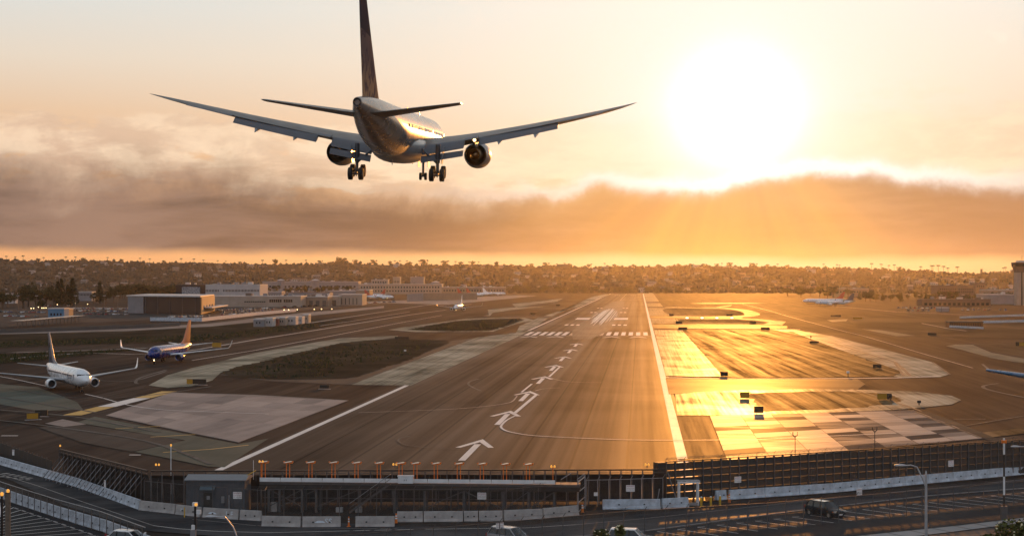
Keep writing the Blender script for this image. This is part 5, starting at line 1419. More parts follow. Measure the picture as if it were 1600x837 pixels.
c = G(797, 852); car('parked_car', 'silver-roofed dark car cut by the bottom edge beside a warning sign', 'car', (c.x, c.y, .03), R(-35), M_csilver, H=1.75)
c = G(203, 852); car('parked_car', 'white car cut by the bottom edge at the lower left', 'car', (c.x, c.y, .03), R(-20), M_cwhite, style='saloon', H=1.45)
c = G(985, 857); car('parked_car', 'white van-like car whose roof shows behind the flowering bush', 'car', (c.x, c.y, .03), R(-10), M_cwhite, H=1.9)

# small cars of the distant lots: one mesh each
def far_car_mesh(paint, L=4.5, W=1.8, H=1.5):
    b = MB(); hl = L / 2
    b.loft([[Vector((x, y, z)) for y, z in ((-W / 2, .25), (-W / 2, zt - .1), (-W * .4, zt), (W * .4, zt), (W / 2, zt - .1), (W / 2, .25))] for x, zt in ((-hl, .8), (-hl + .3, .95), (hl - 1.3, .95), (hl - .1, .75), (hl, .6))])
    b.cur = 1
    b.loft([[Vector((-hl + .3, y, z)) for y, z in ((-.8, .93), (-.62, 1.0), (.62, 1.0), (.8, .93))], [Vector((-hl + .9, y, z)) for y, z in ((-.72, .95), (-.6, H - .02), (.6, H - .02), (.72, .95))],
            [Vector((.4, y, z)) for y, z in ((-.72, .95), (-.6, H - .02), (.6, H - .02), (.72, .95))], [Vector((1.2, y, z)) for y, z in ((-.8, .93), (-.7, .97), (.7, .97), (.8, .93))]])
    b.cur = 0; b.box((-.25, 0, H + .0), (1.3, 1.2, .04)); b.cur = 2
    for x in (-hl + .8, hl - .8):
        for s in (-1, 1): b.lathe([(-.1, .05), (-.1, .32), (.1, .32), (.1, .05)], (x, s * (W / 2 - .08), .32), 'Y', 8, True)
    return b.mesh('parked_car', [paint, M_cglass, M_tyre])
M_ccol = {'black': M_cblack, 'white': M_cwhite, 'silver': M_csilver, 'dark grey': mat('car_grey_paint', (.08, .08, .085), .22, .3, .05, 1, .5, coat=.6),
          'red': mat('car_red_paint', (.25, .02, .015), .22, 0, .05, 1, .5, coat=.6), 'blue': mat('car_blue_paint', (.02, .05, .16), .22, 0, .05, 1, .5, coat=.6)}
FC = {k: far_car_mesh(m) for k, m in M_ccol.items()}
def car_row(px0, py0, px1, py1, n, where, group, rz=0.0, jit=.3):
    """distant parked cars in one row of a lot"""
    cnt = {}
    for k in range(n):
        f = (k + .5) / n
        if rnd.random() < .10: continue
        c = G(px0 + (px1 - px0) * f, py0 + (py1 - py0) * f)
        col = rnd.choice(list(FC)); 
        o = link('parked_car', FC[col], None, (c.x + rnd.uniform(-jit, jit), c.y + rnd.uniform(-jit, jit), .02), (0, 0, rz + rnd.uniform(-.04, .04) + (math.pi if rnd.random() < .5 else 0)))
        cnt[col] = cnt.get(col, 0) + 1
        tag(o, '%s %s car from the left %s' % (ORD[cnt[col] - 1], col, where), 'car', group)
for a in ((104, 482.5, 205, 483.5, 22, 'in the back row left of the dark hangar', 'cars in the lot left of the dark hangar', R(90)),
          (96, 486, 205, 487.5, 20, 'in the middle row left of the dark hangar', 'cars in the lot left of the dark hangar', R(90)),
          (110, 491, 200, 492, 15, 'in the front row left of the dark hangar', 'cars in the lot left of the dark hangar', R(90)),
          (0, 488, 70, 489, 11, 'at the far left below the dark trees', 'cars below the dark trees', R(80)),
          (0, 494, 60, 496, 9, 'at the far left beside the solar carport', 'cars beside the solar carport', R(80)),
          (60, 478.5, 110, 478, 9, 'under the dark trees, left of the hangar', 'cars under the dark trees', R(90)),
          (262, 496, 335, 495, 12, 'in front of the dark hangar', 'cars in front of the dark hangar', R(90)),
          (250, 499, 310, 499, 8, 'along the pale barrier before the hangar', 'cars along the barrier by the hangar', 0.0),
          (338, 486, 420, 482, 16, 'in the back row right of the hangar', 'cars right of the hangar', R(90)),
          (340, 489.5, 430, 484.5, 15, 'in the middle row right of the hangar', 'cars right of the hangar', R(90)),
          (345, 493, 420, 488, 12, 'in the front row right of the hangar', 'cars right of the hangar', R(90)),
          (440, 480.5, 520, 477.5, 10, 'beside the long beige building', 'cars beside the beige building', 0.0),
          (560, 474.5, 620, 472.0, 8, 'near the corner of the beige hangar', 'cars near the beige hangar', 0.0),
          (1400, 481.5, 1470, 482.5, 11, 'in the lot right of the two parked airliners', 'cars in the right lot', R(90)),
          (1415, 486, 1500, 487, 11, 'in the second row of the right lot', 'cars in the right lot', R(90)),
          (1500, 484.5, 1575, 485.5, 9, 'by the foot of the control tower', 'cars by the control tower', R(90))):
    car_row(*a)

# ------------------------------------------------------------------ signs and lights on the airfield
M_sgnblk = mat('sign_black_face', (.030, .024, .018), .5, 0, .1, 3, .4)
M_sgnyel = mat('sign_yellow_face', (.42, .22, .02), .5, 0, .1, 3, .4)
def guidance(label, px, py, panels, h=1.1, yaw=0.0):
    p = G(px, py); h *= .85
    t = thing('guidance_sign', label, 'airfield sign', (p.x, p.y, 0.03), yaw, 'airfield guidance signs')
    x = -sum(w_ for w_, _ in panels) / 2
    for w_, m in panels:
        MB().box((x + w_ / 2, 0, h / 2 + .2), (w_ - .05, .28, h)).build('panel', m, t)
        for q in (.25, .75): MB().tube([(x + w_ * q, 0, 0), (x + w_ * q, 0, .22)], .05, 6).build('leg', M_dpost, t)
        x += w_
    MB().box((0, 0, h + .24), (sum(w_ for w_, _ in panels), .36, .08)).build('hood', M_sgnblk, t)
    MB().box((0, 0, .0), (sum(w_ for w_, _ in panels) + .6, .8, .06)).build('pad', M_bconc, t)
    return t
guidance('yellow and black sign at the round corner right of the white airliner', 307, 601, [(1.5, M_sgnyel), (3.4, M_sgnblk)], 1.3, R(-6))
guidance('orange-ended black sign near the left edge', 52, 655.5, [(2.0, M_sgnyel), (.3, M_sgnblk)], 1.15, R(35))
guidance('black sign panel just behind the orange-ended one near the left edge', 64.5, 650.5, [(2.3, M_sgnblk)], 1.1, R(12))
guidance('low dark sign at the edge of the soil island left of the runway', 507, 607.5, [(2.2, M_sgnblk)], .8)
guidance('low dark sign at the far edge of the large soil island', 628, 530.5, [(6, M_sgnblk)], 1.2)
guidance('yellow sign behind the blue airliner', 338.5, 543, [(3.4, M_sgnyel)], 2.0)
guidance('black sign at the corner of the bright shoulder and the dry field', 1131.5, 588.5, [(2.0, M_sgnblk)], 1.25)
guidance('dark sign on the pale tip of the small dry island', 1163.5, 623, [(2.0, M_sgnyel)], 1.4)
guidance('black sign at the front edge of the small dry island', 1185.5, 646.5, [(1.8, M_sgnblk)], 1.4)
guidance('yellow and black sign at the right end of the small dry island', 1382, 625, [(2.0, M_sgnyel), (1.0, M_sgnblk)], 1.35)
guidance('long low dark sign in the pale strip beyond the dry field', 1272, 537, [(3.6, M_sgnblk)], .9)
guidance('black sign at the right corner of the dry field', 1370.5, 576, [(2.4, M_sgnblk)], 1.1)
guidance('dark sign at the far edge of the bright shoulder', 1067, 515.5, [(4.5, M_sgnblk)], 1.4)
guidance('dark sign on the far edge of the dry field', 1195.5, 516, [(4.5, M_sgnblk)], 1.5)
guidance('dark sign in the far right soil field', 1456.5, 524, [(4.0, M_sgnblk)], 1.1)
guidance('yellow sign cut by the right edge', 1598, 541, [(1.3, M_sgnblk), (4, M_sgnyel)], 1.6)
guidance('dark sign at the loop of the far taxiway', 1061, 506, [(3.8, M_sgnblk)], 1.5)
guidance('dark sign in the middle of the far taxiway loop', 1176, 506, [(3.8, M_sgnblk)], 1.4)
guidance('small dark sign in the upper taxiway loop', 1140, 494, [(4.5, M_sgnblk)], 1.4)
guidance('small dark sign left of the upper taxiway loop', 1049, 493.5, [(3.2, M_sgnblk)], 1.4)
guidance('small dark sign beside the far left shoulder blocks', 833, 491.5, [(4, M_sgnblk)], 1.3)
guidance('small dark sign nearest the far left soil island', 872, 478, [(4, M_sgnblk)], 1.5)
guidance('low yellow-topped sign on the far right apron', 1340, 498.5, [(6, M_sgnyel)], .9)
guidance('low dark sign on the far right apron', 1306, 494.5, [(7, M_sgnblk)], 1.0)
# windsock-like marker and edge lights
def edge_light(label, px, py, h=1.0, top=M_wpanel):
    p = G(px, py); t = thing('edge_light', label, 'runway light', (p.x, p.y, .05), 0, 'small lights beside the pavements')
    MB().tube([(0, 0, 0), (0, 0, h)], .1, 6).build('stem', M_black, t); MB().box((0, 0, h + .2), (.7, .5, .5)).build('lamp', top, t)
    return t
edge_light('small white-topped light unit at the front edge of the dry field', 1325, 588.5, 1.0)
edge_light('small dark light unit beside the yellow sign of the small dry island', 1391, 626, .8, M_black)
edge_light('small dark light unit behind the long low sign', 1267, 531, 1.2, M_black)
edge_light('small dark light unit on the round end of the pale island', 1436, 633, .5, M_black)
edge_light('white-faced post in the large soil island', 633, 552, .8)
pp = None
for k, px in enumerate((1073.5, 1097, 1120, 1143.5)):
    p = G(px, 498.2); lb = '%s glowing approach slope light from the left beside the runway' % ORD[k]
    if pp is None:
        pp = thing('slope_light', lb, 'runway light', (p.x, p.y, .05), 0, 'four approach slope lights')
        MB().box((0, 0, .65), (2.0, 1.4, .9)).build('housing', M_wpanel, pp)
        for x in (-.6, .6): MB().tube([(x, 0, 0), (x, 0, .25)], .08, 6).build('leg', M_dpost, pp)
        MB().box((0, -.72, .7), (1.5, .06, .55)).build('lens', M_lamp, pp)
    else: dup(pp, (p.x, p.y, .05), 0, lb)

# ------------------------------------------------------------------ buildings
def bmat(n, c, r_=.8, var=.12): return mat(n, c, r_, 0, var, .15, .3)
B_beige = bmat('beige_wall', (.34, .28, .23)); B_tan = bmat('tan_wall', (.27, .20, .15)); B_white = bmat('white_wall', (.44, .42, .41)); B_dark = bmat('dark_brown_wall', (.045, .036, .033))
B_grey = bmat('grey_wall', (.22, .22, .23)); B_gold = bmat('sunlight_tint_wall', (.52, .32, .17)); B_roof = bmat('pale_roof', (.50, .47, .45), .55); B_droof = bmat('dark_roof', (.10, .09, .085)); B_brown = bmat('brown_wall', (.15, .10, .075))  # the gold wall has low sunlight put into its colour
B_win = glass('building_window', (.02, .022, .026)); B_blue = bmat('blue_painted_wall', (.10, .22, .34)); B_blk = bmat('black_wall', (.025, .023, .025))
def bld(name, label, px0, px1, yb, yt, depth, wall, roof=B_roof, rows=(), wfrac=.5, doors=0, cat='building', skew=0.0, roof_over=.5, group=None, band=None):
    """box building whose front is seen between two pixel columns; base row yb and roof row yt"""
    a, b = G(px0, yb), G(px1, yb + skew)
    d = (b - a).xy; L = d.length; top = AT(px0, yt, a.y).z
    t = thing(name, label, cat, (a.x, a.y, 0), math.atan2(d.y, d.x), group)
    MB().box((L / 2, depth / 2, top / 2), (L, depth, top)).build('wall', wall, t)
    MB().box((L / 2, depth / 2, top + .3), (L + roof_over, depth + roof_over, .6)).build('roof', roof, t)
    if cat == 'building' and L > 25:
        ru = random.Random(int(px0))
        for k in range(3 + int(L / 22)):
            sx, sy, sz = ru.uniform(2, 6), ru.uniform(2, 5), ru.uniform(1.0, 2.6)
            MB().box((ru.uniform(.05, .95) * L, ru.uniform(.1, .8) * depth, top + .6 + sz / 2), (sx, sy, sz)).build('roof_unit', ru.choice((B_grey, B_roof, B_droof)), t)
    for (f0, f1, z0, z1, n) in rows:            # window rows as fractions of the front
        wm = None
        for k in range(n):
            x0 = L * (f0 + (f1 - f0) * k / n); wd = L * (f1 - f0) / n * wfrac
            if wm is None: wm = MB().box((0, 0, 0), (wd, .3, top * (z1 - z0))).mesh('window', B_win)
            link('window', wm, t, (x0 + wd, -.02, top * (z0 + z1) / 2))
    dm = None
    for k in range(doors):
        x0 = L * (k + .5) / doors
        if dm is None: dm = MB().box((0, 0, 0), (L / doors * .55, .4, top * .62)).mesh('door', B_droof)
        link('door', dm, t, (x0, -.03, top * .31))
    if band: MB().box((L / 2, -.05, top * .93), (L + .2, .3, top * .12)).build('parapet', band, t)
    return t, L, top
# dark hangar; the gold light on its flank is put into the wall colour
p0, p1, p2 = G(200.5, 489), G(313.5, 491.5), G(334.5, 486)
t = thing('hangar', 'large dark hangar with pale roof, grey left panel and sunlit ochre end wall', 'hangar', (p0.x, p0.y, 0), math.atan2(p1.y - p0.y, p1.x - p0.x))
L = (p1 - p0).length; q = Matrix.Rotation(-t.rotation_euler.z, 3, 'Z') @ (p2 - p1); H = AT(313, 464, p1.y).z
fp = [(0, 0), (L, 0), (L + q.x, q.y), (q.x, q.y)]
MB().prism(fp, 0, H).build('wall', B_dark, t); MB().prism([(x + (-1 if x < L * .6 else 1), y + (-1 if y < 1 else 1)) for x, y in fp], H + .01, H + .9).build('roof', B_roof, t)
MB().box((L * .11, -.25, H * .5), (L * .22, .5, H * .98)).build('grey_panel', B_grey, t)
n_ = Vector((q.y, -q.x)).normalized()
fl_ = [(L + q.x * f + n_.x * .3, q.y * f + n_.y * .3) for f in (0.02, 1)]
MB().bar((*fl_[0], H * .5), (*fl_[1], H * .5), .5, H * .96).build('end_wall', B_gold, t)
for f in (.15, .35, .55, .75): 
    MB().bar((L + q.x * f + n_.x * .8, q.y * f + n_.y * .8, H * .4), (L + q.x * (f + .06) + n_.x * .8, q.y * (f + .06) + n_.y * .8, H * .4), .4, H * .18).build('window', B_win, t)
MB().bar((L + q.x * .2 + n_.x * 3, q.y * .2 + n_.y * 3, H * .36), (L + q.x * 1.1 + n_.x * 7, q.y * 1.1 + n_.y * 7, H * .36), 7, .6).build('canopy', B_roof, t)
for k in range(5): MB().box((L * (.25 + .17 * k), -.1, H * .5), (.5, .3, H)).build('wall_rib', B_droof, t)
# long grey barriers and boxes by the hangar
# mural block and white office
t, L, top = bld('mural_building', 'dark block with a pale round mural above the hangar roof', 274, 321, 473, 445, 40, B_blk, B_droof)
mm = bpy.data.materials.new('mural_paint'); mm.use_nodes = True; nt2 = mm.node_tree
tc2 = nt2.nodes.new('ShaderNodeTexCoord'); v1 = noise(nt2, tc2.outputs['Object'], .45, 5, .65, 2.5)
nt2.links.new(ramp(nt2, v1, [(.38, (.03, .03, .035)), (.5, (.20, .24, .28)), (.62, (.42, .45, .47))]).k, nt2.nodes['Principled BSDF'].inputs[0])
MB().box((L * .52, -.2, top * .63), (L * .60, .3, top * .52)).build('mural', mm, t)
bld('office_building', 'white office block with two rows of small dark windows', 321, 406, 473, 445, 60, B_white, B_roof, rows=[(.0, .25, .62, .74, 9), (.32, .99, .62, .74, 25), (.2, .93, .30, .42, 26)])
bld('plant_room', 'low dark plant room on the roof line behind the white office', 345, 363, 470, 442.5, 20, B_droof, B_droof)
bld('terminal_wing', 'grey low building right of the white office', 406, 440, 471, 456, 30, B_grey, rows=[(.05, .95, .55, .72, 8)])
bld('service_building', 'long beige building with dark lettered panels behind the car lot', 330, 470, 479.5, 463, 45, B_beige, B_roof, rows=[(.64, .78, .45, .72, 6), (.80, .90, .45, .72, 4), (.36, .60, .45, .55, 10)], doors=0, wfrac=.8)
bld('service_building', 'reddish beige building with garage doors beside the long beige one', 470, 512, 478.5, 464, 40, B_tan, B_roof, doors=4)
bld('service_building', 'pale beige building with two large doors', 488, 530, 477.5, 463.5, 40, B_beige, B_roof, doors=2)
bld('cargo_hall', 'tall pale panelled hall at the end of the beige row', 529, 566, 477, 460.5, 50, B_beige, B_roof, rows=[(.1, .9, .1, .7, 5)], wfrac=.2)
bld('hangar_row', 'grey hangar behind the beige row', 450, 515, 468, 457, 40, B_grey, B_droof)
bld('hangar_row', 'broad hangar with a bright roof behind the pale hall', 513, 560, 466, 454.5, 60, B_grey, B_roof)
bld('hangar_row', 'tan end hangar right of the bright-roofed one', 556, 577, 466.5, 453.5, 60, B_tan, B_roof)
# trailers
for k, (x0, x1, yb, yt, m, lb) in enumerate(((396, 412, 510.5, 499.5, B_grey, 'leftmost grey site trailer of the row beside the taxiway'), (413, 426, 510, 498, B_white, 'trailer with a bright roof edge beside the taxiway'), (426.5, 434, 509, 498, bmat('red_brown_wall', (.22, .07, .05)), 'small reddish trailer in the row beside the taxiway'),
          (434.5, 446, 508.5, 497, B_beige, 'beige trailer with a dark door in the row'), (446.5, 462, 507.5, 496, B_white, 'long white trailer in the row beside the taxiway'), (464, 472, 506, 496, B_white, 'short white trailer with a gap on each side'), (472.5, 482, 504.5, 492.5, B_beige, 'tallest sunlit trailer at the right end of the row'))):
    bld('site_trailer', lb, x0, x1, yb, yt, 12, m, B_roof, rows=[(.2, .8, .45, .72, 2)], wfrac=.4, cat='trailer', group='trailers beside the taxiway', roof_over=.2)
# small blue building, carport, long pale barrier lines
bld('kiosk', 'small blue building with orange-lit end left of the lot', 75, 100, 497, 482.5, 12, B_blue, B_roof, rows=[(.1, .9, .3, .55, 4)])
bld('kiosk', 'small orange-tan block joined to the blue building', 100.5, 107, 496, 483, 12, B_gold, B_roof)  # orange light on the end wall, painted in as a separate block
bld('depot', 'small white block at the far left among dark trees', 8, 24, 474, 459, 10, B_white, B_roof)
bld('school', 'long pale flat-roofed building behind the dark trees', 123, 143, 470, 456, 20, B_grey, B_roof, rows=[(.05, .95, .6, .8, 8)])
t = thing('solar_carport', 'long low carport with dark reflecting panels at the left', 'carport', (0, 0, 0))
c0, c1 = G(24, 512), G(126, 502)
for k in range(16):
    f = (k + .5) / 16; c = c0.lerp(c1, f); d = (c1 - c0).normalized(); LL = (c1 - c0).length / 16
    MB().bar(c - d * LL * .47 + Vector((0, 0, 3.6)), c + d * LL * .47 + Vector((0, 0, 3.6)), 7.0, .25).build('solar_panel', mat('solar_glass', (.05, .06, .08), .2, 0, .1, .5, .6), t)
    MB().tube([c, c + Vector((0, 0, 3.5))], .2, 6).build('post', M_dpost, t)
def wall_line(label, pts, h, m, n, name='barrier_line'):
    q = [G(*p) for p in pts]; t = thing(name, label, 'barrier', q[0])
    tot = []
    for a, b in zip(q, q[1:]):
        k = max(1, int((b - a).length / n))
        for i in range(k): tot.append((a.lerp(b, i / k) - q[0], a.lerp(b, (i + 1) / k) - q[0]))
    for a, b in tot: MB().bar(a + Vector((0, 0, h / 2)), b + Vector((0, 0, h / 2)), .6, h).build('segment', m, t)
wall_line('long pale barrier line curving in front of the hangar cars', [(235, 501), (315, 502), (341, 499), (400, 492.5), (462, 486.5)], 2.2, M_bwhite, 14)
wall_line('dark low wall along the access road at the left', [(-20, 521), (100, 517), (235, 512), (280, 509)], 2.0, B_droof, 18)
wall_line('tan blast screen at the end of the far left apron', [(662, 469.5), (745, 468)], 9.0, B_tan, 40)
wall_line('grey wall left of the tan blast screen', [(636, 471.5), (661, 470)], 9.0, B_grey, 30)
# terminal far behind
bld('terminal', 'long pale terminal with window bands below the hills', 560, 690, 459.5, 444, 80, B_beige, B_roof, rows=[(.02, .98, .62, .78, 28), (.02, .98, .25, .40, 28)])
bld('terminal', 'right half of the far terminal, lower and browner', 690, 790, 459.5, 449, 80, B_tan, B_roof, rows=[(.02, .98, .45, .65, 22)])
bld('terminal_block', 'raised pale block on the far terminal roof line', 580, 606, 458, 437, 40, B_beige, B_roof, rows=[(.05, .95, .75, .88, 6)])
bld('terminal_block', 'stepped pale block on the hillside above the terminal', 614, 625, 455, 433, 40, B_beige, B_roof, rows=[(.05, .95, .6, .75, 4), (.05, .95, .3, .45, 4)])
bld('terminal_block', 'broad flat block right of the stepped one', 641, 662, 456, 433, 40, B_grey, B_roof)
bld('concourse', 'long low grey concourse behind the palms at centre left', 410, 560, 458, 440, 60, B_grey, B_roof, rows=[(.02, .98, .5, .65, 24)])
def dome(label, px, py, w_, z):
    p = G(px, 459); k = AT(px, py, p.y + 40); r_ = w_ * (p.y + 40) / F / 2
    t = thing('tent_roof', label, 'tent roof', (k.x, k.y, 0)); MB().lathe([(0, r_ * .8), (k.z - r_ * .22, r_ * .8)], (0, 0, 0), 'Z', 12, True).build('drum', B_grey, t)
    MB().lathe([(k.z - r_ * .22, r_), (k.z - r_ * .05, r_ * .55), (k.z + r_ * .06, r_ * .25), (k.z + r_ * .1, .1)], (0, 0, 0), 'Z', 16, True).build('canopy', B_white, t)
dome('left bright peaked canopy on the terminal roof', 439, 436.5, 15, 0); dome('middle bright peaked canopy on the terminal roof', 492.5, 436.5, 17, 0); dome('right small bright peaked canopy on the terminal roof', 681, 439.5, 14, 0)
# right side
bld('office_slab', 'large dark office slab below the right hills', 1466, 1496, 466, 446, 40, B_brown, B_droof, rows=[(.05, .95, .66, .76, 8), (.05, .95, .46, .56, 8)])
bld('office_slab', 'second dark slab joined on the right of the first', 1496, 1522, 466, 446, 40, B_droof, B_droof, rows=[(.05, .95, .66, .76, 7), (.05, .95, .46, .56, 7)])
bld('office_slab', 'taller narrow dark block right of the dark slabs', 1524, 1540, 463, 442, 30, B_brown, B_droof, rows=[(.1, .9, .7, .8, 4)])
bld('hall', 'wide grey hall with bright roof edge left of the control tower', 1546, 1584, 475, 460.5, 50, B_grey, B_roof)
bld('hall', 'tan upper storey behind the grey hall', 1543, 1585, 467, 453, 40, B_tan, B_roof, rows=[(.1, .9, .45, .7, 9)])
bld('long_shed', 'long low brown shed before the dark slabs', 1440, 1548, 478, 468, 20, B_brown, B_droof, rows=[(.02, .98, .1, .5, 14)], wfrac=.6)
bld('hillside_terrace', 'pale low terrace building beyond the right parked airliners', 1300, 1358, 463, 451, 30, B_tan, B_roof, rows=[(.05, .95, .5, .7, 12)])
bld('long_roof', 'long pale roof far off below the sunlit hills', 1180, 1255, 456, 452.5, 30, B_tan, B_roof)
bld('site_cabin', 'small rounded grey cabin in the right lot', 1467, 1483, 487, 481, 10, B_grey, B_roof)
bld('brown_fence_block', 'row of orange-brown storage boxes at the right', 1484, 1536, 511.5, 503.5, 8, bmat('rust_wall', (.19, .085, .035)), B_droof, rows=[(.0, .98, .1, .9, 14)], wfrac=.15, cat='storage boxes')
wall_line('pale low barrier line in front of the right storage boxes', [(1484, 511.5), (1536, 514)], 1.2, M_bwhite, 12)
wall_line('pale low barrier line at the right edge beyond the dark field', [(1535, 505), (1625, 502.5)], 1.5, M_bwhite, 12)
wall_line('pale kerb line across the far right lot', [(1500, 497), (1625, 492.5)], 1.2, M_bwhite, 14)
# control tower
p = G(1597, 476.5); zt = AT(1597, 406, p.y).z
t = thing('control_tower', 'tall concrete control tower with flared dark cab at the right edge', 'control tower', (p.x, p.y, 0))
s_ = p.y / F
MB().box((0, 0, zt * .37), (20 * s_, 20 * s_, zt * .74)).build('shaft', B_beige, t)
MB().box((-2.6 * s_, -10.1 * s_, zt * .37), (2.0 * s_, .6, zt * .74)).build('window_strip', B_dark, t)
MB().loft([[Vector((a * w_ * s_, b * w_ * s_, z)) for a, b in ((-1, -1), (1, -1), (1, 1), (-1, 1))] for w_, z in ((10.3, zt * .72), (10.6, zt * .77), (13.5, zt * .93), (13.5, zt * .945))]).build('cab', B_brown, t)
MB().loft([[Vector((a * w_ * s_, b * w_ * s_, z)) for a, b in ((-1, -1), (1, -1), (1, 1), (-1, 1))] for w_, z in ((12.8, zt * .85), (13.3, zt * .92))]).build('cab_glass', B_win, t)
MB().box((2 * s_, 0, zt * .965), (18 * s_, 18 * s_, zt * .045)).build('roof', B_roof, t)
MB().tube([(0, 0, zt), (0, 0, zt * 1.1)], .2, 6).build('mast', M_dpost, t)
# light masts over the lots
pm_ = None
for k, px in enumerate((28, 57, 118, 147, 163, 184, 430, 1421, 1436, 1471, 1505)):
    p = G(px, 492 if px < 400 else (470 if px < 500 else 489)); lb = 'tall thin floodlight mast %s' % (('above the left car lots, %s from the left' % ORD[k]) if px < 400 else ('before the terminal at centre left' if px < 500 else '%s from the left in the right lot' % ORD[k - 7]))
    if pm_ is None:
        pm_ = thing('light_mast', lb, 'light mast', (p.x, p.y, 0), 0, 'floodlight masts'); MB().tube([(0, 0, 0), (0, 0, 14)], [.22, .12], 6).build('mast', M_dpost, pm_)
        MB().box((0, 0, 14), (2.2, .4, .35)).build('lamp_head', M_lamphead, pm_)
    else: dup(pm_, (p.x, p.y, 0), 0, lb)
# lamps already lit over the lots at the left
lm = None
for k, (px, py) in enumerate(((48.5, 481.8), (52.5, 481.5), (60, 479.5), (65.5, 481), (68.5, 481), (72, 480.8), (89.5, 475), (117, 472), (137, 474), (444, 484.5), (451, 484.5), (464.5, 484), (491, 483.3), (502.5, 483), (518.5, 482.8), (605, 463.5))):
    p = G(px, py + 6); z = AT(px, py, p.y).z; lb = '%s lit lamp from the left over the distant %s' % (ORD[k], 'lots' if k < 9 else 'apron road')
    if lm is None:
        lm = thing('lit_lot_lamp', lb, 'lamp', (p.x, p.y, 0), 0, 'lit lamps over the lots'); MB().tube([(0, 0, 0), (0, 0, z)], .1, 5).build('mast', M_dpost, lm)
        MB().lathe([(z - .2, .1), (z, .3), (z + .25, .3), (z + .4, .1)], (0, 0, 0), 'Z', 8, True).build('lamp', M_lamp, lm)
    else: dup(lm, (p.x, p.y, 0), 0, lb)

# ------------------------------------------------------------------ vegetation
def leafmat(n, a, b):
    m = bpy.data.materials.new(n); m.use_nodes = True; nt = m.node_tree; p = nt.nodes['Principled BSDF']
    g = nt.nodes.new('ShaderNodeNewGeometry'); f = noise(nt, g.outputs['Position'], .35, 3, .6).sm(.3, .7)
    nt.links.new(mixc(nt, f, a, b).k, p.inputs['Base Color']); p.inputs['Roughness'].default_value = .8; p.inputs['Specular IOR Level'].default_value = .15
    return m
L_dark = leafmat('dark_foliage', (.022, .026, .014), (.050, .055, .028)); L_mid = leafmat('olive_foliage', (.035, .038, .018), (.075, .075, .035)); L_bark = mat('bark', (.09, .065, .045), .9, 0, .25, 2, .2, .4)
L_grass = leafmat('weedy_grass', (.035, .042, .016), (.085, .085, .035)); L_hill = leafmat('hillside_foliage', (.026, .023, .017), (.070, .058, .042))
def leaf_cloud(rr, centres, n, size):
    """many small leaf clumps spread through several lobes"""
    b = MB()
    for k in range(n):
        c, rad = rr.choice(centres)
        while True:
            v = Vector((rr.uniform(-1, 1), rr.uniform(-1, 1), rr.uniform(-1, 1)))
            if .15 < v.length < 1: break
        p = Vector(c) + Vector((v.x * rad[0], v.y * rad[1], v.z * rad[2])); s = size * rr.uniform(.6, 1.3)
        u = Vector((rr.uniform(-1, 1), rr.uniform(-1, 1), rr.uniform(-.6, .6))).normalized(); w_ = u.cross(Vector((rr.uniform(-1, 1), rr.uniform(-1, 1), rr.uniform(-1, 1)))).normalized()
        b.add([p - u * s - w_ * s * .6, p + u * s - w_ * s * .5, p + u * s * .7 + w_ * s * .7, p - u * s * .6 + w_ * s * .8], [(0, 1, 2, 3)])
    return b
def tree_proto(kind, seed):
    rr = random.Random(seed)
    tr = MB(); h = 10.0
    if kind == 'conifer':
        cs = [((rr.uniform(-.3, .3), rr.uniform(-.3, .3), 1.6 + 8.2 * f), ((1 - f) * 2.6 + .5, (1 - f) * 2.6 + .5, 1.0)) for f in [k / 9 for k in range(10)]]
        cr = leaf_cloud(rr, cs, 620, .42); tr.tube([(0, 0, 0), (0, 0, 5), (0, 0, 9.6)], [.35, .22, .05], 7)
    elif kind == 'broad':
        cs = [((rr.uniform(-2.6, 2.6), rr.uniform(-2.6, 2.6), rr.uniform(4.0, 8.6)), (rr.uniform(1.2, 2.2), rr.uniform(1.2, 2.2), rr.uniform(1.0, 1.6))) for k in range(13)]
        cr = leaf_cloud(rr, cs, 640, .42); tr.tube([(0, 0, 0), (.1, 0, 2.4), (.2, .1, 5)], [.4, .3, .12], 7)
        for k in range(5):
            a = k * 1.26; tr.tube([(.1, 0, 2.4), (1.2 * math.cos(a), 1.2 * math.sin(a), 4.6), (2.2 * math.cos(a), 2.2 * math.sin(a), 6.6)], [.2, .12, .04], 5)
    elif kind == 'cypress':
        cs = [((0, 0, 1 + 9 * f), (.25 + 1.0 * math.sin(math.pi * min(1, f * .8 + .2)), .25 + 1.0 * math.sin(math.pi * min(1, f * .8 + .2)), .8)) for f in [k / 9 for k in range(10)]]
        cr = leaf_cloud(rr, cs, 420, .34); tr.tube([(0, 0, 0), (0, 0, 8)], [.25, .06], 6)
    else:                                                # palm
        tr.tube([(0, 0, 0), (.15, .05, 4), (.1, .1, 9.2)], [.26, .19, .17], 7); cr = MB()
        for k in range(22):
            a = k * 2.4; e = rr.uniform(-.5, 1.0); d = Vector((math.cos(a), math.sin(a), 0)); side = Vector((-d.y, d.x, 0)); pts = []
            for j in range(5):
                f = j / 4; pts.append(Vector((.1, .1, 9.2)) + d * (1.9 * f * math.cos(e * (1 - f))) + Vector((0, 0, 1.1 * math.sin(e) * f + .5 * f - 1.4 * f * f)))
            for j in range(4):
                w0, w1 = .42 * math.sin(math.pi * (.15 + .8 * j / 4)), .42 * math.sin(math.pi * (.15 + .8 * (j + 1) / 4)); dr = Vector((0, 0, -.22))
                cr.add([pts[j], pts[j + 1], pts[j + 1] + side * w1 + dr, pts[j] + side * w0 + dr], [(0, 1, 2, 3)]); cr.add([pts[j], pts[j + 1], pts[j + 1] - side * w1 + dr, pts[j] - side * w0 + dr], [(0, 1, 2, 3)])
    return tr.mesh('trunk', L_bark), cr.mesh('crown', L_dark if kind in ('conifer', 'cypress', 'palm') else L_mid)
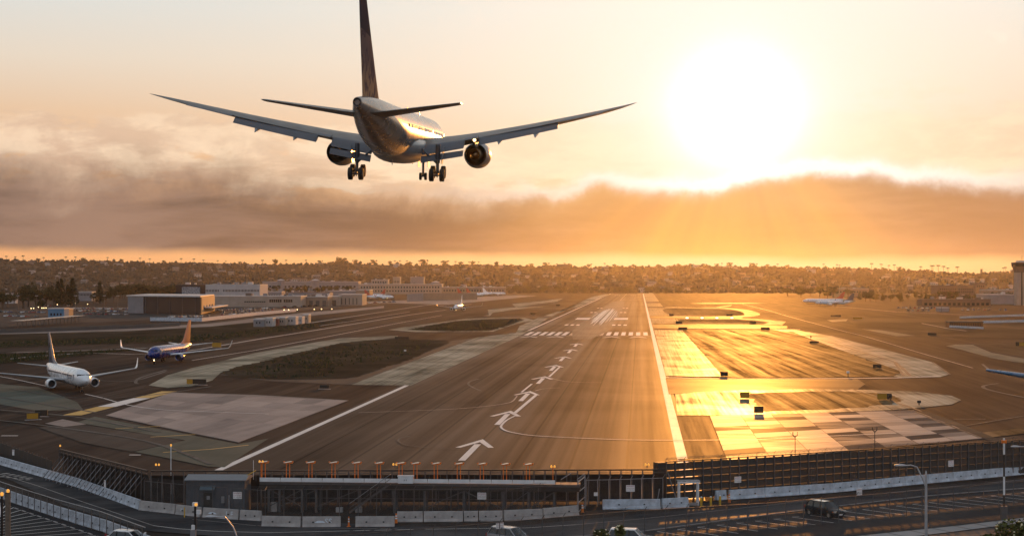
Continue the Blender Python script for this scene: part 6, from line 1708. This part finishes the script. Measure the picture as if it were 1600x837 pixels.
TP = {k: [tree_proto(k, 11 + i) for i in range(3)] for k in ('conifer', 'broad', 'cypress', 'palm')}
KN = {'conifer': 'conifer_tree', 'broad': 'broadleaf_tree', 'cypress': 'cypress_tree', 'palm': 'palm_tree'}
def tree(kind, px, yb, yt, label, group, wide=1.0, dist=None, z=0.0):
    p = G(px, yb) if dist is None else Vector((AT(px, yb, dist).x, dist, z))
    h = AT(px, yt, p.y).z - p.z
    if h < 1: return
    tm, cm = rnd.choice(TP[kind]); k = h / 10.3
    t = thing(KN[kind], label, 'tree', p, rnd.uniform(0, 6), group); t.scale = (k * wide, k * wide, k)
    link('trunk', tm, t); link('crown', cm, t)
for kind, px, yb, yt, w_, lb in (('broad', 4, 484, 448, 1.0, 'dark tree cut by the left edge'), ('broad', 44, 480, 440, .9, 'tall dark tree, left of the big group at the left'), ('broad', 36, 482, 446, 1.0, 'lower dark tree at the left of the big group'),
        ('broad', 56, 481, 449, .9, 'dark tree filling the dip of the big left group'), ('broad', 72, 480, 440, 1.15, 'broad dark tree in the middle of the big left group'), ('broad', 84, 480, 450, .9, 'rounded dark tree right of the middle of the left group'),
        ('cypress', 96, 478, 437, 1.4, 'slim pointed tree between the two dark groups'), ('cypress', 90, 478, 441, 1.3, 'slim tree leaning on the left dark group'), ('conifer', 113, 478, 436, 1.0, 'tallest pointed dark conifer right of the left group'), ('conifer', 106, 478, 446, .8, 'lower dark conifer beside the tallest one'),
        ('broad', 22, 478, 452, .8, 'small dark tree beside the white block at the left'), ('conifer', 156, 474, 440, .8, 'pointed tree right of the long flat building'), ('broad', 146, 474, 452, .7, 'bushy tree by the long flat building'), ('broad', 166, 474, 450, .9, 'tree just right of the pointed one'),
        ('broad', 178, 472, 447, .9, 'tree behind the lot, left of the hangar roof'), ('broad', 12, 480, 457, .8, 'low dark tree at the far left below the white block'), ('broad', 62, 486, 464, .9, 'low dark tree in front of the left group')):
    tree(kind, px, yb, yt, lb, 'dark trees at the left', w_)
for k in range(26):
    px = 185 + k * 3.6 + rnd.uniform(-1.5, 1.5); tree('broad', px, 466, rnd.uniform(441, 449), '%s dark tree from the left in the belt behind the hangar' % ORD[k], 'tree belt behind the hangar', .9)
for k in range(18):
    px = 412 + k * 8.2 + rnd.uniform(-3, 3); tree('palm' if k % 3 == 0 else 'broad', px, 462, rnd.uniform(443, 449), '%s tree from the left before the long grey concourse' % ORD[k], 'trees before the terminal base', .9)
for k in range(46):
    px = 812 + k * 11.4 + rnd.uniform(-5, 5)
    tree('broad', px, rnd.uniform(456.5, 458.5) if px < 1230 else rnd.uniform(459, 466), rnd.uniform(443, 450) + (px - 800) * .006, '%s hazy tree from the %s in the belt beyond the runway end' % ((ORD[k], 'left') if k < 23 else (ORD[45 - k], 'right')), 'tree belt at the far end of the runway', 1.3)
for k in range(30):
    px = 1345 + k * 8.4 + rnd.uniform(-4, 4); tree('broad' if k % 4 else 'conifer', px, rnd.uniform(468, 474), rnd.uniform(452, 461), '%s dark tree from the left in the belt behind the right lots' % ORD[k], 'tree belt behind the right lots', 1.0)
# weeds and grass on the soil islands
def weeds(name, regions, label=None):
    b = MB(); rr = random.Random(5)
    for pts, n, h0, h1 in regions:
        xs = [p[0] for p in pts]; ys = [p[1] for p in pts]; k = 0; tries = 0
        while k < n and tries < n * 20:
            tries += 1; px, py = rr.uniform(min(xs), max(xs)), rr.uniform(min(ys), max(ys))
            ins = False; j = len(pts) - 1
            for i in range(len(pts)):
                if (pts[i][1] > py) != (pts[j][1] > py) and px < (pts[j][0] - pts[i][0]) * (py - pts[i][1]) / (pts[j][1] - pts[i][1]) + pts[i][0]: ins = not ins
                j = i
            if not ins: continue
            k += 1; p = G(px, py, .04); h = rr.uniform(h0, h1)
            for q in range(5):
                a = rr.uniform(0, 6.28); d = Vector((math.cos(a), math.sin(a), 0)) * h * rr.uniform(.15, .6); s = Vector((-d.y, d.x, 0)).normalized() * h * .16; hh = h * rr.uniform(.5, 1.1)
                o = p + Vector((rr.uniform(-1, 1), rr.uniform(-1, 1), 0)) * h * .5
                b.add([o - s, o + s, o + d + Vector((0, 0, hh)), o + d * .4 + Vector((0, 0, hh * .8)) - s], [(0, 1, 2, 3)])
    return stuff(b.build(name, L_grass))
weeds('weedy_grass', [([(440, 560), (520, 541), (600, 534), (680, 533), (640, 555), (560, 570), (470, 574)], 520, .25, .75), ([(350, 583), (400, 570), (470, 556), (540, 570), (520, 590), (400, 591)], 150, .3, .9),
                      ([(640, 516), (670, 509), (720, 501), (812, 498), (780, 512), (765, 516), (700, 517)], 900, .2, .6),
                      ([(-10, 534), (140, 530), (340, 522), (480, 506), (500, 510), (400, 524), (330, 532), (120, 538), (-10, 543)], 1500, .25, .8), ([(-20, 556), (60, 552), (220, 546), (160, 552), (50, 563), (-20, 569)], 600, .3, .9)])
# flowering bush and tree tips at the bottom edge
def near_bush(name, label, cat, p, h, lobes, n, flowers):
    rr = random.Random(9); t = thing(name, label, cat, p)
    leaf_cloud(rr, lobes, n, .10).build('crown', leafmat('bush_leaves', (.035, .040, .012), (.10, .10, .03)), t)
    fb = MB()
    for k in range(flowers):
        c, rad = rr.choice(lobes); v = Vector((rr.uniform(-1, 1), rr.uniform(-1, 0), rr.uniform(-.2, 1))).normalized(); q = Vector(c) + Vector((v.x * rad[0], v.y * rad[1], v.z * rad[2]))
        fb.lathe([(-.03, .01), (0, .07), (.04, .05), (.06, .01)], q, 'Z', 6, True)
    if flowers: stuff(fb.build('blossoms', mat('pale_blossom', (.75, .66, .40), .5, 0, .1, 5), t))
    MB().tube([(0, 0, 0), (.1, 0, h * .5), (.05, .05, h * .85)], [.12, .08, .03], 6).build('stem', L_bark, t)
y_ = 118.0
p = AT(948, 837, y_); zt = AT(948, 822, y_).z
near_bush('flowering_bush', 'dark flowering bush with pale blossoms at the bottom edge beside a white car roof', 'bush', (p.x, y_, 0), zt, [((-.4, 0, zt - .6), (.6, .5, .45)), ((.95, 0, zt - .35), (.38, .4, .45)), ((.2, .2, zt - 1.3), (1.3, .8, .55))], 700, 38)
p = AT(1582, 837, 110); zt = AT(1582, 812, 110).z
near_bush('broadleaf_tree', 'leafy tree top at the bottom right corner', 'tree', (p.x, 110, 0), zt, [((0, 0, zt - .8), (1.2, 1, .9)), ((1.3, .3, zt - .9), (1.2, 1, 1.1)), ((-1.3, 0, zt - 1.6), (1.2, .9, .7)), ((.6, -.2, zt - 1.8), (1.8, 1.2, 1.0)), ((-3.2, 0, zt - 2.0), (1.6, .7, .3))], 2600, 60)

# ------------------------------------------------------------------ hills, far town
SKY = [(-200, 404), (0, 405), (60, 407), (140, 406), (200, 408), (260, 410), (330, 411), (400, 413), (470, 412), (530, 409), (600, 412), (680, 414), (750, 414), (830, 416), (900, 417), (1000, 417), (1080, 415), (1160, 416),
       (1230, 417), (1300, 418), (1370, 420), (1430, 422), (1490, 427), (1530, 427), (1600, 423), (1800, 420)]
def ridge(px):
    for (a, ya), (b, yb) in zip(SKY, SKY[1:]):
        if a <= px <= b: return ya + (yb - ya) * (px - a) / (b - a)
    return SKY[0][1] if px < 0 else SKY[-1][1]
D0, D1 = 3300.0, 5600.0
from mathutils import noise as mnoise
def hill_z(x, y):
    px = 800 + F * math.tan(math.atan2(x, y) + YAW)
    top = AT(px, ridge(max(-200, min(1800, px))) + 1.5, D1).z
    f = (y - D0) / (D1 - D0)
    if f <= 0: return -2.0
    if f < 1: s = f ** 1.15
    else: s = max(.2, 1 - (f - 1) * .8)
    n = mnoise.fractal(Vector((x * .0016, y * .0016, 3.1)), 1.0, 2.0, 4)
    return top * s + n * 16 * math.sin(math.pi * min(1, max(0, f))) - 2 * (1 - min(1, f * 8))
NX, NY = 150, 44
vs, fs = [], []
for j in range(NY + 1):
    y = D0 + (D1 * 1.35 - D0) * j / NY
    for i in range(NX + 1):
        a = -.55 + .85 * i / NX; x = y * math.tan(a); vs.append((x, y, hill_z(x, y)))
for j in range(NY):
    for i in range(NX): k = j * (NX + 1) + i; fs.append((k, k + 1, k + NX + 2, k + NX + 1))
me = bpy.data.meshes.new('hills'); me.from_pydata(vs, [], fs); me.polygons.foreach_set('use_smooth', [True] * len(fs))
me.materials.append(ground_mat('hill_scrub', (.045, .038, .028), (.12, .10, .075), .95, 0.0, .1, .9, .5, patch_s=.012, fine=.4, grain=.05)); structure(link('hills', me))
# wooded slopes read as one mass: many small crowns in one object
b = MB(); rr = random.Random(21); ico = bmesh.new(); bmesh.ops.create_icosphere(ico, subdivisions=1, radius=1.0)
IV = [v.co.copy() for v in ico.verts]; IF = [[v.index for v in f.verts] for f in ico.faces]; ico.free()
def crown(x, y, z, s, sh):
    b.add([(x + v.x * s * rr.uniform(.7, 1.2), y + v.y * s * rr.uniform(.7, 1.2), z + (v.z + .6) * s * sh * rr.uniform(.7, 1.2)) for v in IV], IF)
for k in range(19000):
    f = rr.random() ** .85; y = D0 + (D1 - D0) * (f * 1.03) - 60; px = rr.uniform(-60, 1660); x = AT(px, 430, y).x
    if mnoise.noise(Vector((x * .004, y * .004, 0))) < -.25 and rr.random() < .7: continue
    crown(x, y, max(0, hill_z(x, y)) - 1, rr.choice((rr.uniform(2.4, 4.5), rr.uniform(3.5, 7.5))), rr.uniform(.6, 1.15))
stuff(b.build('hillside_woods', L_hill))
# houses one can tell apart on the slopes
HM = {}
for nm, wc in (('white', (.40, .37, .35)), ('cream', (.27, .22, .18)), ('tan', (.17, .13, .10)), ('grey', (.16, .15, .15))):
    for rn, rc in (('pale', (.24, .21, .19)), ('brown', (.16, .10, .075))):
        for sh in range(2):
            bb = MB(); w_, d_, h_ = ((11, 9, 4.5), (18, 11, 5.5))[sh]
            bb.box((0, 0, h_ / 2 - 3), (w_, d_, h_ + 6)); bb.cur = 1
            bb.loft([[Vector((x, y, z)) for y, z in ((-d_ / 2 - .6, h_), (0, h_ + 2.6), (d_ / 2 + .6, h_))] for x in (-w_ / 2 - .6, w_ / 2 + .6)])
            bb.cur = 2
            for q in range(3 + sh): bb.box((-w_ / 2 + w_ * (q + .5) / (3 + sh), -d_ / 2 - .05, h_ * .55), (w_ * .12, .3, h_ * .3))
            HM[(nm, rn, sh)] = bb.mesh('house', [bmat(nm + '_house_wall', wc), bmat(rn + '_house_roof', rc), B_win])
ZONES = ('above the dark left trees', 'above the car lots', 'above the hangar and mural', 'above the beige row', 'above the far terminal', 'left of the runway end', 'straight above the runway end', 'right of the runway end', 'under the sun', 'above the two side-on airliners', 'above the right tree belt', 'left of the control tower')
def zone(px): return ZONES[max(0, min(11, int(px / 1600 * 12)))]
_ZC = {}
def nth(kind, px):
    z = zone(px); k = (kind, z); _ZC[k] = _ZC.get(k, 0) + 1; return ORD[_ZC[k] - 1], z
hk = list(HM); ZN = ('left', 'middle', 'right')
hs = sorted(((rr.uniform(0, 1600), rr.random() ** 1.1, rr.choice(hk)) for k in range(290)), key=lambda q: q[0])
hc = {}
for px, f, key in hs:
    y = D0 + 60 + (D1 - D0 - 200) * f; x = AT(px, 430, y).x; s = rr.uniform(.6, 1.15)
    o = link('house', HM[key], None, (x, y, hill_z(x, y) + 2.5), (0, 0, rr.uniform(-.6, .6))); o.scale = (s, s, s)
    ck = (key, min(2, int(f * 3)), zone(px)); hc[ck] = hc.get(ck, 0) + 1
    tag(o, '%s %s %s %s-roofed house from the left, %s slope %s' % (ORD[hc[ck] - 1], 'small' if key[2] == 0 else 'long', key[0], key[1], ('lower', 'middle', 'upper')[ck[1]], ck[2]), 'house', 'houses on the far hills')
# trees and palms standing out on the skyline
def sky_tree(kind, px, yt, label, group, wide=1.0):
    yb = ridge(px) + 2.0; y = D1 * .985; x = AT(px, yb, y).x; z = hill_z(x, y) - 1; p = Vector((x, y, z)); h = AT(px, yt, y).z - z
    if h < 5: return
    tm, cm = rnd.choice(TP[kind]); k = h / 10.3
    t = thing(KN[kind], label, 'tree', p, rnd.uniform(0, 6), group); t.scale = (k * wide, k * wide, k); link('trunk', tm, t); link('crown', cm, t)
for px, yt in sorted(((36, 398), (10, 399), (24, 400), (68, 401), (103, 400), (118, 400), (168, 401), (219, 402), (234, 403), (283, 402.5), (303, 403), (318, 405), (340, 406), (353, 407), (410, 405), (447, 405), (478, 405), (580, 405), (617, 406), (625, 406), (636, 406),
               (655, 406), (700, 406), (712, 407), (733, 408), (748, 408), (870, 411), (882, 410), (924, 411), (945, 410), (1128, 410), (1172, 410), (1215, 411), (1287, 411), (1308, 412), (1312, 413), (1362, 410), (1377, 411), (1389, 413), (1397, 412), (1439, 415), (1456, 413), (1458, 413), (1466, 412.5), (1474, 414), (1481, 417), (1496, 415), (1568, 417), (1571, 416), (1584, 418))):
    sky_tree('palm', px, yt, '%s thin skyline palm from the left %s' % nth('palm', px), 'palms on the skyline', 1.2)
for px, yt in sorted(((431, 404), (530, 401), (537, 402), (584, 405), (662, 404), (694, 406), (738, 407), (775, 408), (853, 409), (888, 411), (990, 411), (1030, 411), (1080, 410), (1100, 411), (1140, 409), (1178, 410), (1230, 413), (1262, 415), (1290, 415), (1343, 417), (1405, 416), (1450, 420), (1511, 424), (1553, 423),
               (60, 403), (130, 402), (190, 404), (255, 406), (375, 408), (500, 406), (555, 405), (610, 407), (640, 407), (720, 408), (800, 411), (830, 411), (920, 412), (960, 412), (1060, 410), (1120, 411), (1200, 412), (1320, 415), (1380, 416))):
    sky_tree('broad', px, yt, '%s rounded skyline tree from the left %s' % nth('tree', px), 'rounded trees on the skyline', 1.25)
y = D1 * .97
for px, w_, yt, lb in ((882, 24, 413, 'flat-roofed block on the skyline under the sun side'), (1533.5, 2.0, 420.5, 'slim church-like tower on the right skyline')):
    p = AT(px, 420, y); w2 = w_ * y / F; top = AT(px, yt, y).z; zb = hill_z(p.x, y) - 2
    t = thing('skyline_building', lb, 'building', (p.x, y, zb)); MB().box((0, 0, (top - zb) / 2), (w2, 15, top - zb)).build('wall', B_brown, t); MB().box((0, 0, top - zb + .4), (w2 + 1, 16, .8)).build('roof', B_droof, t)

# ------------------------------------------------------------------ haze over the airfield and hills
bb = MB().box((0, 3300, 62.0), (9000, 8200, 127.0)); hz = bb.build('haze', [])
hm = bpy.data.materials.new('haze_air'); hm.use_nodes = True; nt3 = hm.node_tree
nt3.nodes.remove(nt3.nodes['Principled BSDF']); pv = nt3.nodes.new('ShaderNodeVolumePrincipled')
pv.inputs['Color'].default_value = (.95, .92, .90, 1); pv.inputs['Density'].default_value = 1.5e-5; pv.inputs['Anisotropy'].default_value = .82
nt3.links.new(pv.outputs[0], nt3.nodes['Material Output'].inputs['Volume']); hz.data.materials.append(hm); stuff(hz)
